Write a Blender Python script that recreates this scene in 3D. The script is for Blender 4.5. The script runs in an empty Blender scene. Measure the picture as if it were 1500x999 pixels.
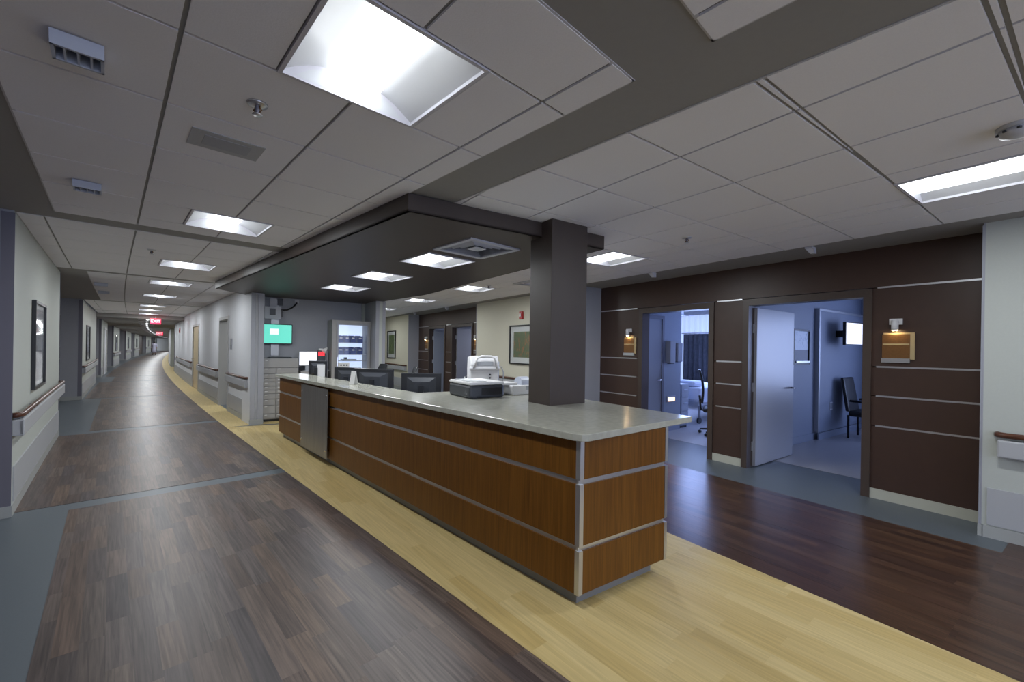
import bpy, bmesh, math, random
from mathutils import Matrix, Vector
random.seed(7)
sc = bpy.context.scene
C = sc.collection

# ------------------------------------------------------------------ camera
FPX, HY, ROLL, EYE = 619.0, 510.7, 0.0154, 1.54        # pixels (1500x999 frame), metres
cd = bpy.data.cameras.new('camera'); cam = bpy.data.objects.new('camera', cd); C.objects.link(cam)
cd.sensor_width = 36.0; cd.lens = FPX / 1500 * 36.0; cd.shift_y = (HY - 499.5) / 1500
cd.clip_start = 0.05; cd.clip_end = 300
cam.matrix_world = Matrix.Translation((0, 0, EYE)) @ Matrix.Rotation(math.pi/2, 4, 'X') @ Matrix.Rotation(ROLL, 4, 'Z')
sc.camera = cam

# ------------------------------------------------------------------ world, exposure
wd = bpy.data.worlds.new('world'); sc.world = wd; wd.use_nodes = True
bg = wd.node_tree.nodes['Background']; bg.inputs[0].default_value = (0.62, 0.70, 0.95, 1); bg.inputs[1].default_value = 1.15
vs = sc.view_settings
vs.view_transform = 'Standard'; vs.look = 'None'; vs.gamma = 1.0; vs.use_curve_mapping = False
vs.exposure = 1.5
sc.cycles.max_bounces = 12; sc.cycles.diffuse_bounces = 8; sc.cycles.use_denoising = True
LAMP = 1.7                                            # emission of the troffer diffusers
TUBES = 8.0                                            # watts of the tubes behind each diffuser
DAY = (0.36, 0.50, 1.0)
def area_light(name, loc, target, sx, sy, power, col):
    l = bpy.data.lights.new(name, 'AREA'); l.shape = 'RECTANGLE'; l.size = sx; l.size_y = sy; l.energy = power; l.color = col
    o = bpy.data.objects.new(name, l); C.objects.link(o); o.location = loc
    o.rotation_euler = (Vector(target) - Vector(loc)).to_track_quat('-Z', 'Y').to_euler()
    return o

# ------------------------------------------------------------------ frames
TH, TR = 0.76, 0.60                                    # headings of the corridor and of the right hand hall
def rot(th, x, y): return (math.cos(th)*x - math.sin(th)*y, math.sin(th)*x + math.cos(th)*y)
def bend(t):
    q = max(0.0, t - 7.0); return 0.0014*q*q/(1 + 0.008*q)
def L(n, t, z=0.0):                                    # corridor frame: n across (to the right), t along, gently curving
    x, y = rot(TH, n + bend(t), t); return (x, y, z)
def R(n, t, z=0.0):                                    # right hand hall frame
    x, y = rot(TR, n, t); return (x, y, z)
def unl(p):
    x, y = rot(-TH, p[0], p[1]); return (x - bend(y), y)
def unr(p): return rot(-TR, p[0], p[1])
def F(x, y, z=0.0):                                    # pixel -> point on the horizontal plane z
    dx, dy = x - 750, y - 499.5
    u = dx*math.cos(ROLL) + dy*math.sin(ROLL); v = -dx*math.sin(ROLL) + dy*math.cos(ROLL) - (HY - 499.5)
    d = FPX*(EYE - z)/v
    return (u*d/FPX, d, z)
def ray(x, y=505):
    dx, dy = x - 750, y - 499.5
    return ((dx*math.cos(ROLL) + dy*math.sin(ROLL))/FPX, (-dx*math.sin(ROLL) + dy*math.cos(ROLL) - (HY - 499.5))/FPX)
def zat(x, y, depth): return EYE - ray(x, y)[1]*depth
def t_on(x, n, frame='L', y=505, lo=0.2, hi=120.0):    # pixel column -> t on the wall line n of a frame
    k = ray(x, y)[0]; f = L if frame == 'L' else R
    nn = n if callable(n) else (lambda t: n)
    g = lambda t: (lambda p: p[0] - k*p[1])(f(nn(t), t))
    s0 = g(lo)
    for i in range(60):
        m = (lo + hi)/2
        if (g(m) > 0) == (s0 > 0): lo = m
        else: hi = m
    return (lo + hi)/2

CEIL = 2.68
NL = lambda t: -0.62 - 0.008*max(0.0, t - 12)          # face of the corridor's left wall
NR = 1.96                                              # face of its right wall
NY = 1.56                                              # edge of the maple floor
NB, NW, NG = 5.775, 5.385, 5.05                        # hall: brown wall, white wall, edge of the grey floor

# ------------------------------------------------------------------ materials
M = {}
def mat(name, col, rough=0.5, metal=0.0, spec=0.5, noise=0.0, nscale=40.0, bump=0.0, emit=None, es=1.0, coat=0.0, trans=0.0, alpha=1.0):
    m = bpy.data.materials.new(name); m.use_nodes = True; M[name] = m
    nt = m.node_tree; b = nt.nodes['Principled BSDF']
    b.inputs['Base Color'].default_value = (*col, 1); b.inputs['Roughness'].default_value = rough
    b.inputs['Metallic'].default_value = metal; b.inputs['Specular IOR Level'].default_value = spec
    b.inputs['Coat Weight'].default_value = coat; b.inputs['Transmission Weight'].default_value = trans; b.inputs['Alpha'].default_value = alpha
    if emit: b.inputs['Emission Color'].default_value = (*emit, 1); b.inputs['Emission Strength'].default_value = es
    if noise or bump:
        tc = nt.nodes.new('ShaderNodeTexCoord'); n = nt.nodes.new('ShaderNodeTexNoise'); n.inputs['Scale'].default_value = nscale; n.inputs['Detail'].default_value = 4
        nt.links.new(tc.outputs['Object'], n.inputs['Vector'])
        if noise:
            mr = nt.nodes.new('ShaderNodeMapRange'); mr.inputs[3].default_value = 1 - noise; mr.inputs[4].default_value = 1 + noise
            mx = nt.nodes.new('ShaderNodeMix'); mx.data_type = 'RGBA'; mx.blend_type = 'MULTIPLY'; mx.inputs['Factor'].default_value = 1
            mx.inputs[6].default_value = (*col, 1)
            nt.links.new(n.outputs['Fac'], mr.inputs[0]); nt.links.new(mr.outputs[0], mx.inputs[7]); nt.links.new(mx.outputs[2], b.inputs['Base Color'])
        if bump:
            bp = nt.nodes.new('ShaderNodeBump'); bp.inputs['Strength'].default_value = bump; bp.inputs['Distance'].default_value = 0.002
            nt.links.new(n.outputs['Fac'], bp.inputs['Height']); nt.links.new(bp.outputs[0], b.inputs['Normal'])
    return m
def plank_mat(name, tones, th, rough, grain=0.35, gcol=None):
    m = bpy.data.materials.new(name); m.use_nodes = True; M[name] = m
    nt = m.node_tree; N = nt.nodes.new; K = nt.links.new; b = nt.nodes['Principled BSDF']
    b.inputs['Roughness'].default_value = rough
    oi = N('ShaderNodeObjectInfo'); gi = N('ShaderNodeNewGeometry')
    ad = N('ShaderNodeMath'); ad.operation = 'ADD'; fr = N('ShaderNodeMath'); fr.operation = 'FRACT'
    K(oi.outputs['Random'], ad.inputs[0]); K(gi.outputs['Random Per Island'], ad.inputs[1]); K(ad.outputs[0], fr.inputs[0])
    rp = N('ShaderNodeValToRGB'); cr = rp.color_ramp; cr.interpolation = 'LINEAR'
    for i, c in enumerate(tones):
        e = cr.elements[i] if i < 2 else cr.elements.new(i/(len(tones) - 1))
        e.position = i/(len(tones) - 1); e.color = (*c, 1)
    K(fr.outputs[0], rp.inputs[0])
    tc = N('ShaderNodeTexCoord'); mp = N('ShaderNodeMapping'); mp.inputs['Rotation'].default_value = (0, 0, -th); st = N('ShaderNodeVectorMath'); st.operation = 'MULTIPLY'; st.inputs[1].default_value = (70, 2.6, 1)
    cb = N('ShaderNodeCombineXYZ'); ml = N('ShaderNodeMath'); ml.operation = 'MULTIPLY'; ml.inputs[1].default_value = 37.0
    K(fr.outputs[0], ml.inputs[0]); K(ml.outputs[0], cb.inputs[2])
    va = N('ShaderNodeVectorMath'); va.operation = 'ADD'; K(tc.outputs['Object'], mp.inputs['Vector']); K(mp.outputs[0], st.inputs[0]); K(st.outputs[0], va.inputs[0]); K(cb.outputs[0], va.inputs[1])
    n = N('ShaderNodeTexNoise'); n.inputs['Scale'].default_value = 1.0; n.inputs['Detail'].default_value = 5; n.inputs['Distortion'].default_value = 0.6; K(va.outputs[0], n.inputs['Vector'])
    mr = N('ShaderNodeMapRange'); mr.inputs[1].default_value = 0.3; mr.inputs[2].default_value = 0.7; mr.inputs[3].default_value = 1 - grain; mr.inputs[4].default_value = 1 + grain; K(n.outputs['Fac'], mr.inputs[0])
    mx = N('ShaderNodeMix'); mx.data_type = 'RGBA'; mx.blend_type = 'MULTIPLY'; mx.inputs['Factor'].default_value = 1
    K(rp.outputs[0], mx.inputs[6]); K(mr.outputs[0], mx.inputs[7]); K(mx.outputs[2], b.inputs['Base Color'])
    return m
def veneer_mat(name, c1, c2, rough, th=0.0, vertical=True, sx=45.0):
    m = bpy.data.materials.new(name); m.use_nodes = True; M[name] = m
    nt = m.node_tree; N = nt.nodes.new; K = nt.links.new; b = nt.nodes['Principled BSDF']; b.inputs['Roughness'].default_value = rough
    tc = N('ShaderNodeTexCoord'); mp = N('ShaderNodeMapping'); mp.inputs['Rotation'].default_value = (0, 0, -th)
    st = N('ShaderNodeVectorMath'); st.operation = 'MULTIPLY'; st.inputs[1].default_value = (sx, sx, 1.6) if vertical else (sx, 1.6, sx)
    n = N('ShaderNodeTexNoise'); n.inputs['Scale'].default_value = 1.0; n.inputs['Detail'].default_value = 6; n.inputs['Distortion'].default_value = 1.2
    rp = N('ShaderNodeValToRGB'); rp.color_ramp.elements[0].position = 0.3; rp.color_ramp.elements[1].position = 0.72
    rp.color_ramp.elements[0].color = (*c1, 1); rp.color_ramp.elements[1].color = (*c2, 1)
    K(tc.outputs['Object'], mp.inputs['Vector']); K(mp.outputs[0], st.inputs[0]); K(st.outputs[0], n.inputs['Vector']); K(n.outputs['Fac'], rp.inputs[0]); K(rp.outputs[0], b.inputs['Base Color'])
    return m
mat('wall_white', (0.47, 0.495, 0.46), 0.65, noise=0.03, nscale=60, bump=0.15)
mat('wall_near', (0.46, 0.485, 0.45), 0.65, noise=0.03, nscale=60, bump=0.15)
mat('wall_beige', (0.60, 0.58, 0.475), 0.65, noise=0.03, nscale=60, bump=0.15)
mat('wall_grey', (0.34, 0.35, 0.385), 0.6, noise=0.04, nscale=30)
mat('wall_pale_grey', (0.70, 0.715, 0.75), 0.6, noise=0.03, nscale=30)
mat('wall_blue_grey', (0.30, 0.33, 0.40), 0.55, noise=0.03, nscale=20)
mat('guard_dark', (0.15, 0.145, 0.18), 0.45)
mat('guard_grey', (0.33, 0.34, 0.38), 0.45)
mat('bumper_grey', (0.40, 0.41, 0.43), 0.45)
mat('cove_base', (0.36, 0.37, 0.36), 0.5)
mat('cove_beige', (0.45, 0.45, 0.38), 0.5)
veneer_mat('rail_wood', (0.06, 0.022, 0.012), (0.13, 0.05, 0.028), 0.28, TH, False)
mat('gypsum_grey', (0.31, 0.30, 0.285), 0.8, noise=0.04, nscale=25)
mat('ceiling_tile', (0.87, 0.86, 0.885), 0.9, noise=0.05, nscale=160, bump=0.3)
mat('tee', (0.30, 0.295, 0.28), 0.6)
mat('tee_edge', (0.55, 0.54, 0.55), 0.5)
mat('deck', (0.10, 0.10, 0.10), 0.9)
mat('brown_panel', (0.052, 0.027, 0.019), 0.42, noise=0.12, nscale=9)
mat('canopy_brown', (0.050, 0.036, 0.030), 0.45, noise=0.1, nscale=6)
mat('alu', (0.62, 0.63, 0.66), 0.32, metal=0.9)
mat('alu_satin', (0.50, 0.51, 0.53), 0.45, metal=0.6)
mat('chrome', (0.75, 0.75, 0.77), 0.15, metal=1.0)
veneer_mat('steel_brushed', (0.20, 0.195, 0.19), (0.33, 0.325, 0.32), 0.34, TH, True, 120)
M['steel_brushed'].node_tree.nodes['Principled BSDF'].inputs['Metallic'].default_value = 0.75
veneer_mat('cherry', (0.105, 0.040, 0.005), (0.175, 0.072, 0.010), 0.42, TH, True, 38)
M['cherry'].node_tree.nodes['Principled BSDF'].inputs['Specular IOR Level'].default_value = 0.25
mat('stone_top', (0.39, 0.39, 0.335), 0.16, noise=0.22, nscale=22)
mat('toe_grey', (0.19, 0.195, 0.20), 0.45)
mat('vinyl_grey', (0.100, 0.120, 0.138), 0.42, noise=0.10, nscale=90)
mat('vinyl_room', (0.36, 0.35, 0.36), 0.40, noise=0.06, nscale=40)
plank_mat('planks_left', [(0.062, 0.043, 0.037), (0.100, 0.067, 0.052), (0.124, 0.093, 0.076), (0.070, 0.056, 0.058), (0.128, 0.086, 0.063), (0.053, 0.041, 0.042), (0.102, 0.077, 0.065)], TH, 0.39, 0.46)
M['planks_left'].node_tree.nodes['Principled BSDF'].inputs['Specular IOR Level'].default_value = 0.38
plank_mat('planks_hall', [(0.046, 0.022, 0.014), (0.066, 0.032, 0.019), (0.037, 0.018, 0.013), (0.080, 0.041, 0.024), (0.054, 0.026, 0.017)], TR, 0.28, 0.42)
plank_mat('planks_maple', [(0.56, 0.425, 0.185), (0.60, 0.470, 0.215), (0.52, 0.385, 0.155), (0.63, 0.500, 0.240), (0.57, 0.440, 0.195)], 0.69, 0.42, 0.12)
M['planks_maple'].node_tree.nodes['Principled BSDF'].inputs['Specular IOR Level'].default_value = 0.35
mat('lamp_diffuser', (0.9, 0.9, 0.9), 0.5, emit=(0.93, 0.97, 1.0), es=LAMP)
mat('lamp_reflector', (0.62, 0.63, 0.65), 0.35)
mat('lamp_frame', (0.62, 0.61, 0.66), 0.4)
mat('white_plastic', (0.70, 0.70, 0.71), 0.4)
mat('grey_plastic', (0.42, 0.44, 0.47), 0.4)
mat('pale_blue_plastic', (0.48, 0.52, 0.62), 0.4)
mat('dark_plastic', (0.022, 0.024, 0.030), 0.35)
mat('charcoal', (0.045, 0.050, 0.062), 0.4)
mat('black', (0.010, 0.010, 0.012), 0.4)
mat('mesh_black', (0.025, 0.027, 0.032), 0.7)
mat('vent_white', (0.52, 0.53, 0.58), 0.45)
mat('vent_dark', (0.06, 0.065, 0.08), 0.6)
mat('red_plastic', (0.42, 0.02, 0.02), 0.35)
mat('exit_red', (0.9, 0.02, 0.05), 0.4, emit=(1.0, 0.015, 0.08), es=0.45)
mat('screen_teal', (0.1, 0.5, 0.42), 0.3, emit=(0.07, 0.42, 0.32), es=0.5)
mat('screen_pale', (0.7, 0.8, 0.8), 0.3, emit=(0.65, 0.9, 0.85), es=0.4)
mat('screen_white', (0.8, 0.82, 0.9), 0.3, emit=(0.86, 0.90, 1.0), es=0.5)
mat('screen_red', (0.6, 0.02, 0.02), 0.3, emit=(0.9, 0.02, 0.03), es=0.7)
mat('frame_black', (0.012, 0.012, 0.013), 0.35)
mat('mat_board', (0.72, 0.72, 0.70), 0.7)
def pane_mat():
    m = bpy.data.materials.new('glass'); m.use_nodes = True; M['glass'] = m; nt = m.node_tree; N = nt.nodes.new; K = nt.links.new
    nt.nodes.remove(nt.nodes['Principled BSDF']); t_ = N('ShaderNodeBsdfTransparent'); t_.inputs[0].default_value = (0.96, 0.97, 0.98, 1)
    g = N('ShaderNodeBsdfGlossy'); g.inputs['Roughness'].default_value = 0.03; lw = N('ShaderNodeLayerWeight'); lw.inputs[0].default_value = 0.12; f_ = N('ShaderNodeMath'); f_.operation = 'MULTIPLY_ADD'; f_.inputs[1].default_value = 0.6; f_.inputs[2].default_value = 0.03; K(lw.outputs['Facing'], f_.inputs[0]); x = N('ShaderNodeMixShader')
    K(f_.outputs[0], x.inputs[0]); K(t_.outputs[0], x.inputs[1]); K(g.outputs[0], x.inputs[2]); K(x.outputs[0], nt.nodes['Material Output'].inputs[0])
pane_mat()
mat('paper', (0.78, 0.78, 0.78), 0.7)
mat('cabinet_beige', (0.34, 0.335, 0.33), 0.45)
mat('cabinet_gap', (0.10, 0.10, 0.10), 0.6)
mat('door_white', (0.33, 0.335, 0.37), 0.32)
mat('door_frame_brown', (0.060, 0.042, 0.034), 0.4)
mat('door_frame_grey', (0.42, 0.42, 0.42), 0.45)
veneer_mat('door_maple', (0.50, 0.40, 0.24), (0.60, 0.49, 0.31), 0.4, TH, True, 20)
mat('bronze', (0.22, 0.11, 0.042), 0.35, metal=0.55, noise=0.2, nscale=60)
mat('sign_tan', (0.42, 0.33, 0.18), 0.5)
mat('warm_bulb', (1, 0.8, 0.5), 0.4, emit=(1.0, 0.72, 0.36), es=25.0)
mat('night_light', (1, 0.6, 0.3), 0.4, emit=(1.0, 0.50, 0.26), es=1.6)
mat('linen', (0.66, 0.68, 0.76), 0.8)
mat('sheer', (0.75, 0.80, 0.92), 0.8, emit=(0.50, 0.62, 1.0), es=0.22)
mat('curtain', (0.085, 0.085, 0.095), 0.85, noise=0.5, nscale=14)
mat('bin_blue', (0.03, 0.06, 0.28), 0.4)
mat('cab_glow', (0.8, 0.85, 0.95), 0.5, emit=(0.62, 0.74, 1.0), es=0.35)
mat('skin', (0.40, 0.25, 0.18), 0.6)
mat('hair', (0.015, 0.012, 0.012), 0.6)
mat('gown', (0.58, 0.57, 0.72), 0.8)
def art_mat(name, cols, scale):
    m = bpy.data.materials.new(name); m.use_nodes = True; M[name] = m
    nt = m.node_tree; N = nt.nodes.new; K = nt.links.new; b = nt.nodes['Principled BSDF']; b.inputs['Roughness'].default_value = 0.35
    tc = N('ShaderNodeTexCoord'); mp = N('ShaderNodeMapping'); mp.inputs['Scale'].default_value = scale
    n = N('ShaderNodeTexNoise'); n.inputs['Scale'].default_value = 1.0; n.inputs['Detail'].default_value = 5; n.inputs['Distortion'].default_value = 1.5
    rp = N('ShaderNodeValToRGB')
    for i, c in enumerate(cols):
        e = rp.color_ramp.elements[i] if i < 2 else rp.color_ramp.elements.new(0.5)
        e.position = 0.28 + 0.46*i/(len(cols) - 1); e.color = (*c, 1)
    K(tc.outputs['Object'], mp.inputs['Vector']); K(mp.outputs[0], n.inputs['Vector']); K(n.outputs['Fac'], rp.inputs[0]); K(rp.outputs[0], b.inputs['Base Color'])
art_mat('art_forest', [(0.04, 0.07, 0.02), (0.42, 0.13, 0.03), (0.07, 0.12, 0.04), (0.68, 0.42, 0.04), (0.50, 0.15, 0.04), (0.10, 0.14, 0.05)], (12, 12, 6))
art_mat('art_green', [(0.03, 0.05, 0.02), (0.10, 0.16, 0.05), (0.05, 0.06, 0.03), (0.20, 0.26, 0.08)], (8, 8, 4))
art_mat('art_grey', [(0.06, 0.07, 0.08), (0.30, 0.30, 0.32), (0.14, 0.14, 0.15), (0.45, 0.46, 0.50)], (7, 7, 5))
art_mat('photo_blue', [(0.35, 0.45, 0.50), (0.75, 0.82, 0.90), (0.25, 0.40, 0.30), (0.85, 0.9, 0.95)], (9, 9, 9))

# ------------------------------------------------------------------ mesh helpers
class MB:
    def __init__(s): s.v = []; s.f = []; s.sm = []
    def add(s, vs_, fs, smooth=False):
        o = len(s.v); s.v += [tuple(p) for p in vs_]; s.f += [tuple(i + o for i in f) for f in fs]; s.sm += [smooth]*len(fs); return s
    def box(s, x0, x1, y0, y1, z0, z1, fr=None):
        p = [(x, y, z) for z in (z0, z1) for y in (y0, y1) for x in (x0, x1)]
        if fr: p = [fr(*q) for q in p]
        return s.add(p, [(0, 2, 3, 1), (4, 5, 7, 6), (0, 1, 5, 4), (2, 6, 7, 3), (0, 4, 6, 2), (1, 3, 7, 5)])
    def cbox(s, c, d, fr=None):
        return s.box(c[0]-d[0]/2, c[0]+d[0]/2, c[1]-d[1]/2, c[1]+d[1]/2, c[2]-d[2]/2, c[2]+d[2]/2, fr)
    def prism(s, poly, z0, z1):
        n = len(poly); a = sum(poly[i][0]*poly[(i+1) % n][1] - poly[(i+1) % n][0]*poly[i][1] for i in range(n))
        if a < 0: poly = poly[::-1]
        v = [(p[0], p[1], z0) for p in poly] + [(p[0], p[1], z1) for p in poly]
        return s.add(v, [tuple(range(n))[::-1], tuple(range(n, 2*n))] + [(i, (i+1) % n, n + (i+1) % n, n + i) for i in range(n)])
    def extr(s, poly, x0, x1, fr=None):                # profile poly in (y,z), extruded along x
        n = len(poly); v = [(x0, p[0], p[1]) for p in poly] + [(x1, p[0], p[1]) for p in poly]
        if fr: v = [fr(*q) for q in v]
        return s.add(v, [tuple(range(n))[::-1], tuple(range(n, 2*n))] + [(i, (i+1) % n, n + (i+1) % n, n + i) for i in range(n)])
    def tube(s, pts, r, seg=8, cap=True):
        pts = [Vector(p) for p in pts]; n = len(pts); rr = r if isinstance(r, (list, tuple)) else [r]*n; o = len(s.v); ring = []
        for i, p in enumerate(pts):
            d = (pts[min(i+1, n-1)] - pts[max(i-1, 0)]).normalized()
            a = d.cross(Vector((0, 0, 1))) if abs(d.z) < 0.95 else d.cross(Vector((1, 0, 0))); a.normalize(); b = d.cross(a)
            for k in range(seg):
                w = 2*math.pi*k/seg; s.v.append(tuple(p + (a*math.cos(w) + b*math.sin(w))*rr[i]))
        for i in range(n - 1):
            for k in range(seg):
                s.f.append((o+i*seg+k, o+(i+1)*seg+k, o+(i+1)*seg+(k+1) % seg, o+i*seg+(k+1) % seg)); s.sm.append(True)
        if cap:
            s.f.append(tuple(o+k for k in range(seg))); s.f.append(tuple(o+(n-1)*seg+k for k in range(seg))[::-1]); s.sm += [False, False]
        return s
    def lathe(s, prof, c=(0, 0, 0), seg=16):
        o = len(s.v); n = len(prof)
        for r_, z in prof:
            for k in range(seg):
                w = 2*math.pi*k/seg; s.v.append((c[0]+r_*math.cos(w), c[1]+r_*math.sin(w), c[2]+z))
        for i in range(n - 1):
            for k in range(seg):
                s.f.append((o+i*seg+k, o+i*seg+(k+1) % seg, o+(i+1)*seg+(k+1) % seg, o+(i+1)*seg+k)); s.sm.append(True)
        s.f.append(tuple(o+k for k in range(seg))[::-1]); s.f.append(tuple(o+(n-1)*seg+k for k in range(seg))); s.sm += [False, False]
        return s
    def mesh(s, name):
        me = bpy.data.meshes.new(name); me.from_pydata(s.v, [], s.f); me.update()
        me.polygons.foreach_set('use_smooth', s.sm)
        bm = bmesh.new(); bm.from_mesh(me); bmesh.ops.recalc_face_normals(bm, faces=bm.faces); bm.to_mesh(me); bm.free()
        return me
def link(name, data, parent=None):
    o = bpy.data.objects.new(name, data); C.objects.link(o)
    if parent: o.parent = parent
    return o
def obj(name, mb, m, parent=None, bevel=0.0, label=None):
    me = mb.mesh(name); me.materials.append(M[m]); o = link(name, me, parent)
    if bevel:
        b = o.modifiers.new('bevel', 'BEVEL'); b.width = bevel; b.segments = 2; b.limit_method = 'ANGLE'; b.angle_limit = 0.6
    if label: o['label'] = label
    return o
def tag(o, label, cat, group=None, kind=None):
    o['label'] = label; o['category'] = cat
    if group: o['group'] = group
    if kind: o['kind'] = kind
    return o
def thing(name, label, cat, loc=(0, 0, 0), rz=0.0, group=None, kind=None):
    o = bpy.data.objects.new(name, None); C.objects.link(o); o.location = loc; o.rotation_euler = (0, 0, rz); o.empty_display_size = 0.1
    return tag(o, label, cat, group, kind)
def copy_tree(o, parent=None):
    c = o.copy(); C.objects.link(c); c.parent = parent
    for ch in o.children: copy_tree(ch, c)
    return c
def clip(poly, a, b):                                  # keep the part of poly to the left of a->b
    out = []; s = lambda p: (b[0]-a[0])*(p[1]-a[1]) - (b[1]-a[1])*(p[0]-a[0])
    for i in range(len(poly)):
        p, q = poly[i], poly[(i+1) % len(poly)]; sp, sq = s(p), s(q)
        if sp >= 0: out.append(p)
        if (sp > 0 > sq) or (sp < 0 < sq):
            k = sp/(sp - sq); out.append((p[0]+(q[0]-p[0])*k, p[1]+(q[1]-p[1])*k))
    return out
def clip_poly(poly, conv):
    for i in range(len(conv)):
        poly = clip(poly, conv[i], conv[(i+1) % len(conv)])
        if len(poly) < 3: return []
    return poly
def area(p): return abs(sum(p[i][0]*p[(i+1) % len(p)][1] - p[(i+1) % len(p)][0]*p[i][1] for i in range(len(p))))/2
def strip_poly(f, n0, n1, t0, t1, step=1.5):           # plan outline of a band in a frame, counter-clockwise
    k = max(1, int(math.ceil((t1 - t0)/step))); ts = [t0 + (t1 - t0)*i/k for i in range(k + 1)]
    g0 = n0 if callable(n0) else (lambda t: n0); g1 = n1 if callable(n1) else (lambda t: n1)
    return [f(g0(t), t)[:2] for t in reversed(ts)] + [f(g1(t), t)[:2] for t in ts]
def band(mb, f, n0, n1, t0, t1, z0, z1, step=1.5):     # a bar following a frame, as a chain of short prisms sharing one mesh
    k = max(1, int(math.ceil((t1 - t0)/step)))
    g0 = n0 if callable(n0) else (lambda t: n0); g1 = n1 if callable(n1) else (lambda t: n1)
    ts = [t0 + (t1 - t0)*i/k for i in range(k + 1)]; v = []
    for t in ts: v += [f(g0(t), t, z0), f(g1(t), t, z0), f(g1(t), t, z1), f(g0(t), t, z1)]
    fs = [(0, 1, 2, 3), (4*k+3, 4*k+2, 4*k+1, 4*k)]
    for i in range(k):
        a = 4*i; b = a + 4
        for q in range(4): fs.append((a+q, b+q, b+(q+1) % 4, a+(q+1) % 4))
    return mb.add(v, fs)

# ================================================================== FLOOR
fl = obj('floor', MB().prism(strip_poly(L, -6, 16, -7, 120, 6), -0.12, 0.0), 'vinyl_grey')
tag(fl, 'blue-grey sheet vinyl floor showing as borders along the alcoves and cross bands', 'floor', kind='structure')

def plank_floor(label, m, th, field_polys, width, z, near=300, lo=0.35, hi=1.0, seed=1, sheet_polys=()):
    """wood-look staves laid along heading th, clipped to convex field polygons; the largest ones in view are single objects"""
    rnd = random.Random(seed)
    base = MB()
    for p in list(field_polys) + list(sheet_polys): base.prism(p, 0.0, 0.0012)
    root = obj('floor', base, m); tag(root, label, 'floor', kind='structure')
    pieces = []
    for poly in field_polys:
        if area(poly) < 1e-4: continue
        q = [rot(-th, *p) for p in poly]
        x0, x1 = min(p[0] for p in q), max(p[0] for p in q); y0, y1 = min(p[1] for p in q), max(p[1] for p in q)
        i = math.floor(x0/width)
        while i*width < x1:
            rr = random.Random(seed*1000 + i); y = -30 + rr.random()
            while y < y1:
                ln = lo + (hi - lo)*rr.random()
                if y + ln > y0:
                    c = clip_poly([(i*width, y), ((i+1)*width, y), ((i+1)*width, y+ln), (i*width, y+ln)], q)
                    if len(c) > 2 and area(c) > 2e-4:
                        pieces.append([rot(th, *p) for p in c])
                y += ln
            i += 1
    def size(p):                                       # how large a stave shows: by distance, things behind the camera last
        cx = sum(a[0] for a in p)/len(p); cy = sum(a[1] for a in p)/len(p)
        vis = cy > 1.7 and abs(cx) < 1.27*cy + 0.3
        return area(p)/max(0.5, math.hypot(cx, cy))**3 if vis else -1
    pieces.sort(key=size, reverse=True)
    rest = MB()
    for k, p in enumerate(pieces):
        top = z + rnd.random()*0.0005
        if k < near: obj('floor_plank', MB().prism(p, 0.0013, top), m, root)
        else: rest.prism(p, 0.0013, top)
    if rest.f:
        o = obj('floor_planks', rest, m, root); o['kind'] = 'stuff'
    return root

# left corridor: dark staves in fields between the grey cross bands; fields in front of an alcove keep a grey border
WL = [(5.69, 10.10), (16.04, 22.7), (26.0, 30.5), (35.9, 42.1), (49.4, 56.8), (62.0, 69.0), (83.0, 94.0), (104.0, 110.0)]
fields, sheets = [], []
def quad(n0, n1, t0, t1): return [L(n0, t0)[:2], L(n1, t0)[:2], L(n1, t1)[:2], L(n0, t1)[:2]]
fields.append(quad(-0.26, NY, -2.0, 5.58))
edges = [5.80]
for a, b in WL:
    pass
fields.append(quad(-0.615, NY, 5.80, 10.05))
t = 10.30
prev = 10.10
for a, b in WL[1:3]:
    for (n0, u0, u1) in ((-0.26, t, a - 0.05), (-0.60, a + 0.17, b - 0.05)):
        k = max(1, round((u1 - u0)/1.6))
        for i in range(k): fields.append(quad(n0, NY, u0 + (u1-u0)*i/k, u0 + (u1-u0)*(i+1)/k))
    t = b + 0.17
while t < 112:
    sheets.append(quad(-0.62, NY, t, t + 2.75)); t += 2.95
plank_floor('dark walnut-look plank floor of the long corridor', 'planks_left', TH, fields, 0.098, 0.0024, seed=3, sheet_polys=sheets)

# maple band under the desk, from the corridor edge to the hall edge
def inter(p, d, q, e):
    k = ((q[0]-p[0])*e[1] - (q[1]-p[1])*e[0])/(d[0]*e[1] - d[1]*e[0]); return (p[0]+d[0]*k, p[1]+d[1]*k)
dl = rot(TH, 0, 1); dr = rot(TR, 0, 1)
mid = [L(NY, -2.0)[:2], R(3.13, -2.2)[:2], R(3.13, 9.0)[:2], L(NY, 9.3)[:2]]
mp = [mid]
msheet = [strip_poly(L, NY, NR + 0.02, 9.3, 30, 1.5), strip_poly(L, NY, NR + 4.0, 30, 36, 1.5), strip_poly(L, NY, NR+0.02, 36, 112, 4), [L(NR + 0.03, 9.31)[:2], R(3.13, 9.01)[:2], R(3.13, 11.5)[:2], L(2.3, 12.0)[:2]]]
plank_floor('pale maple-look plank floor around the nurses desk', 'planks_maple', 0.69, mp, 0.105, 0.0024, lo=0.5, hi=1.3, seed=5, sheet_polys=msheet)
# hall: red-brown staves
hp = [[R(3.13, -3)[:2], R(NW, -3)[:2], R(NW, 0.55)[:2], R(3.13, 0.55)[:2]], [R(3.13, 0.55)[:2], R(NG, 0.55)[:2], R(NG, 5.35)[:2], R(3.13, 5.35)[:2]],
      [R(3.13, 5.58)[:2], R(NW, 5.58)[:2], R(NW, 9.4)[:2], R(3.13, 9.4)[:2]]]
plank_floor('glossy red-brown plank floor of the hall in front of the patient rooms', 'planks_hall', TR, hp, 0.085, 0.0024, seed=9)

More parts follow.
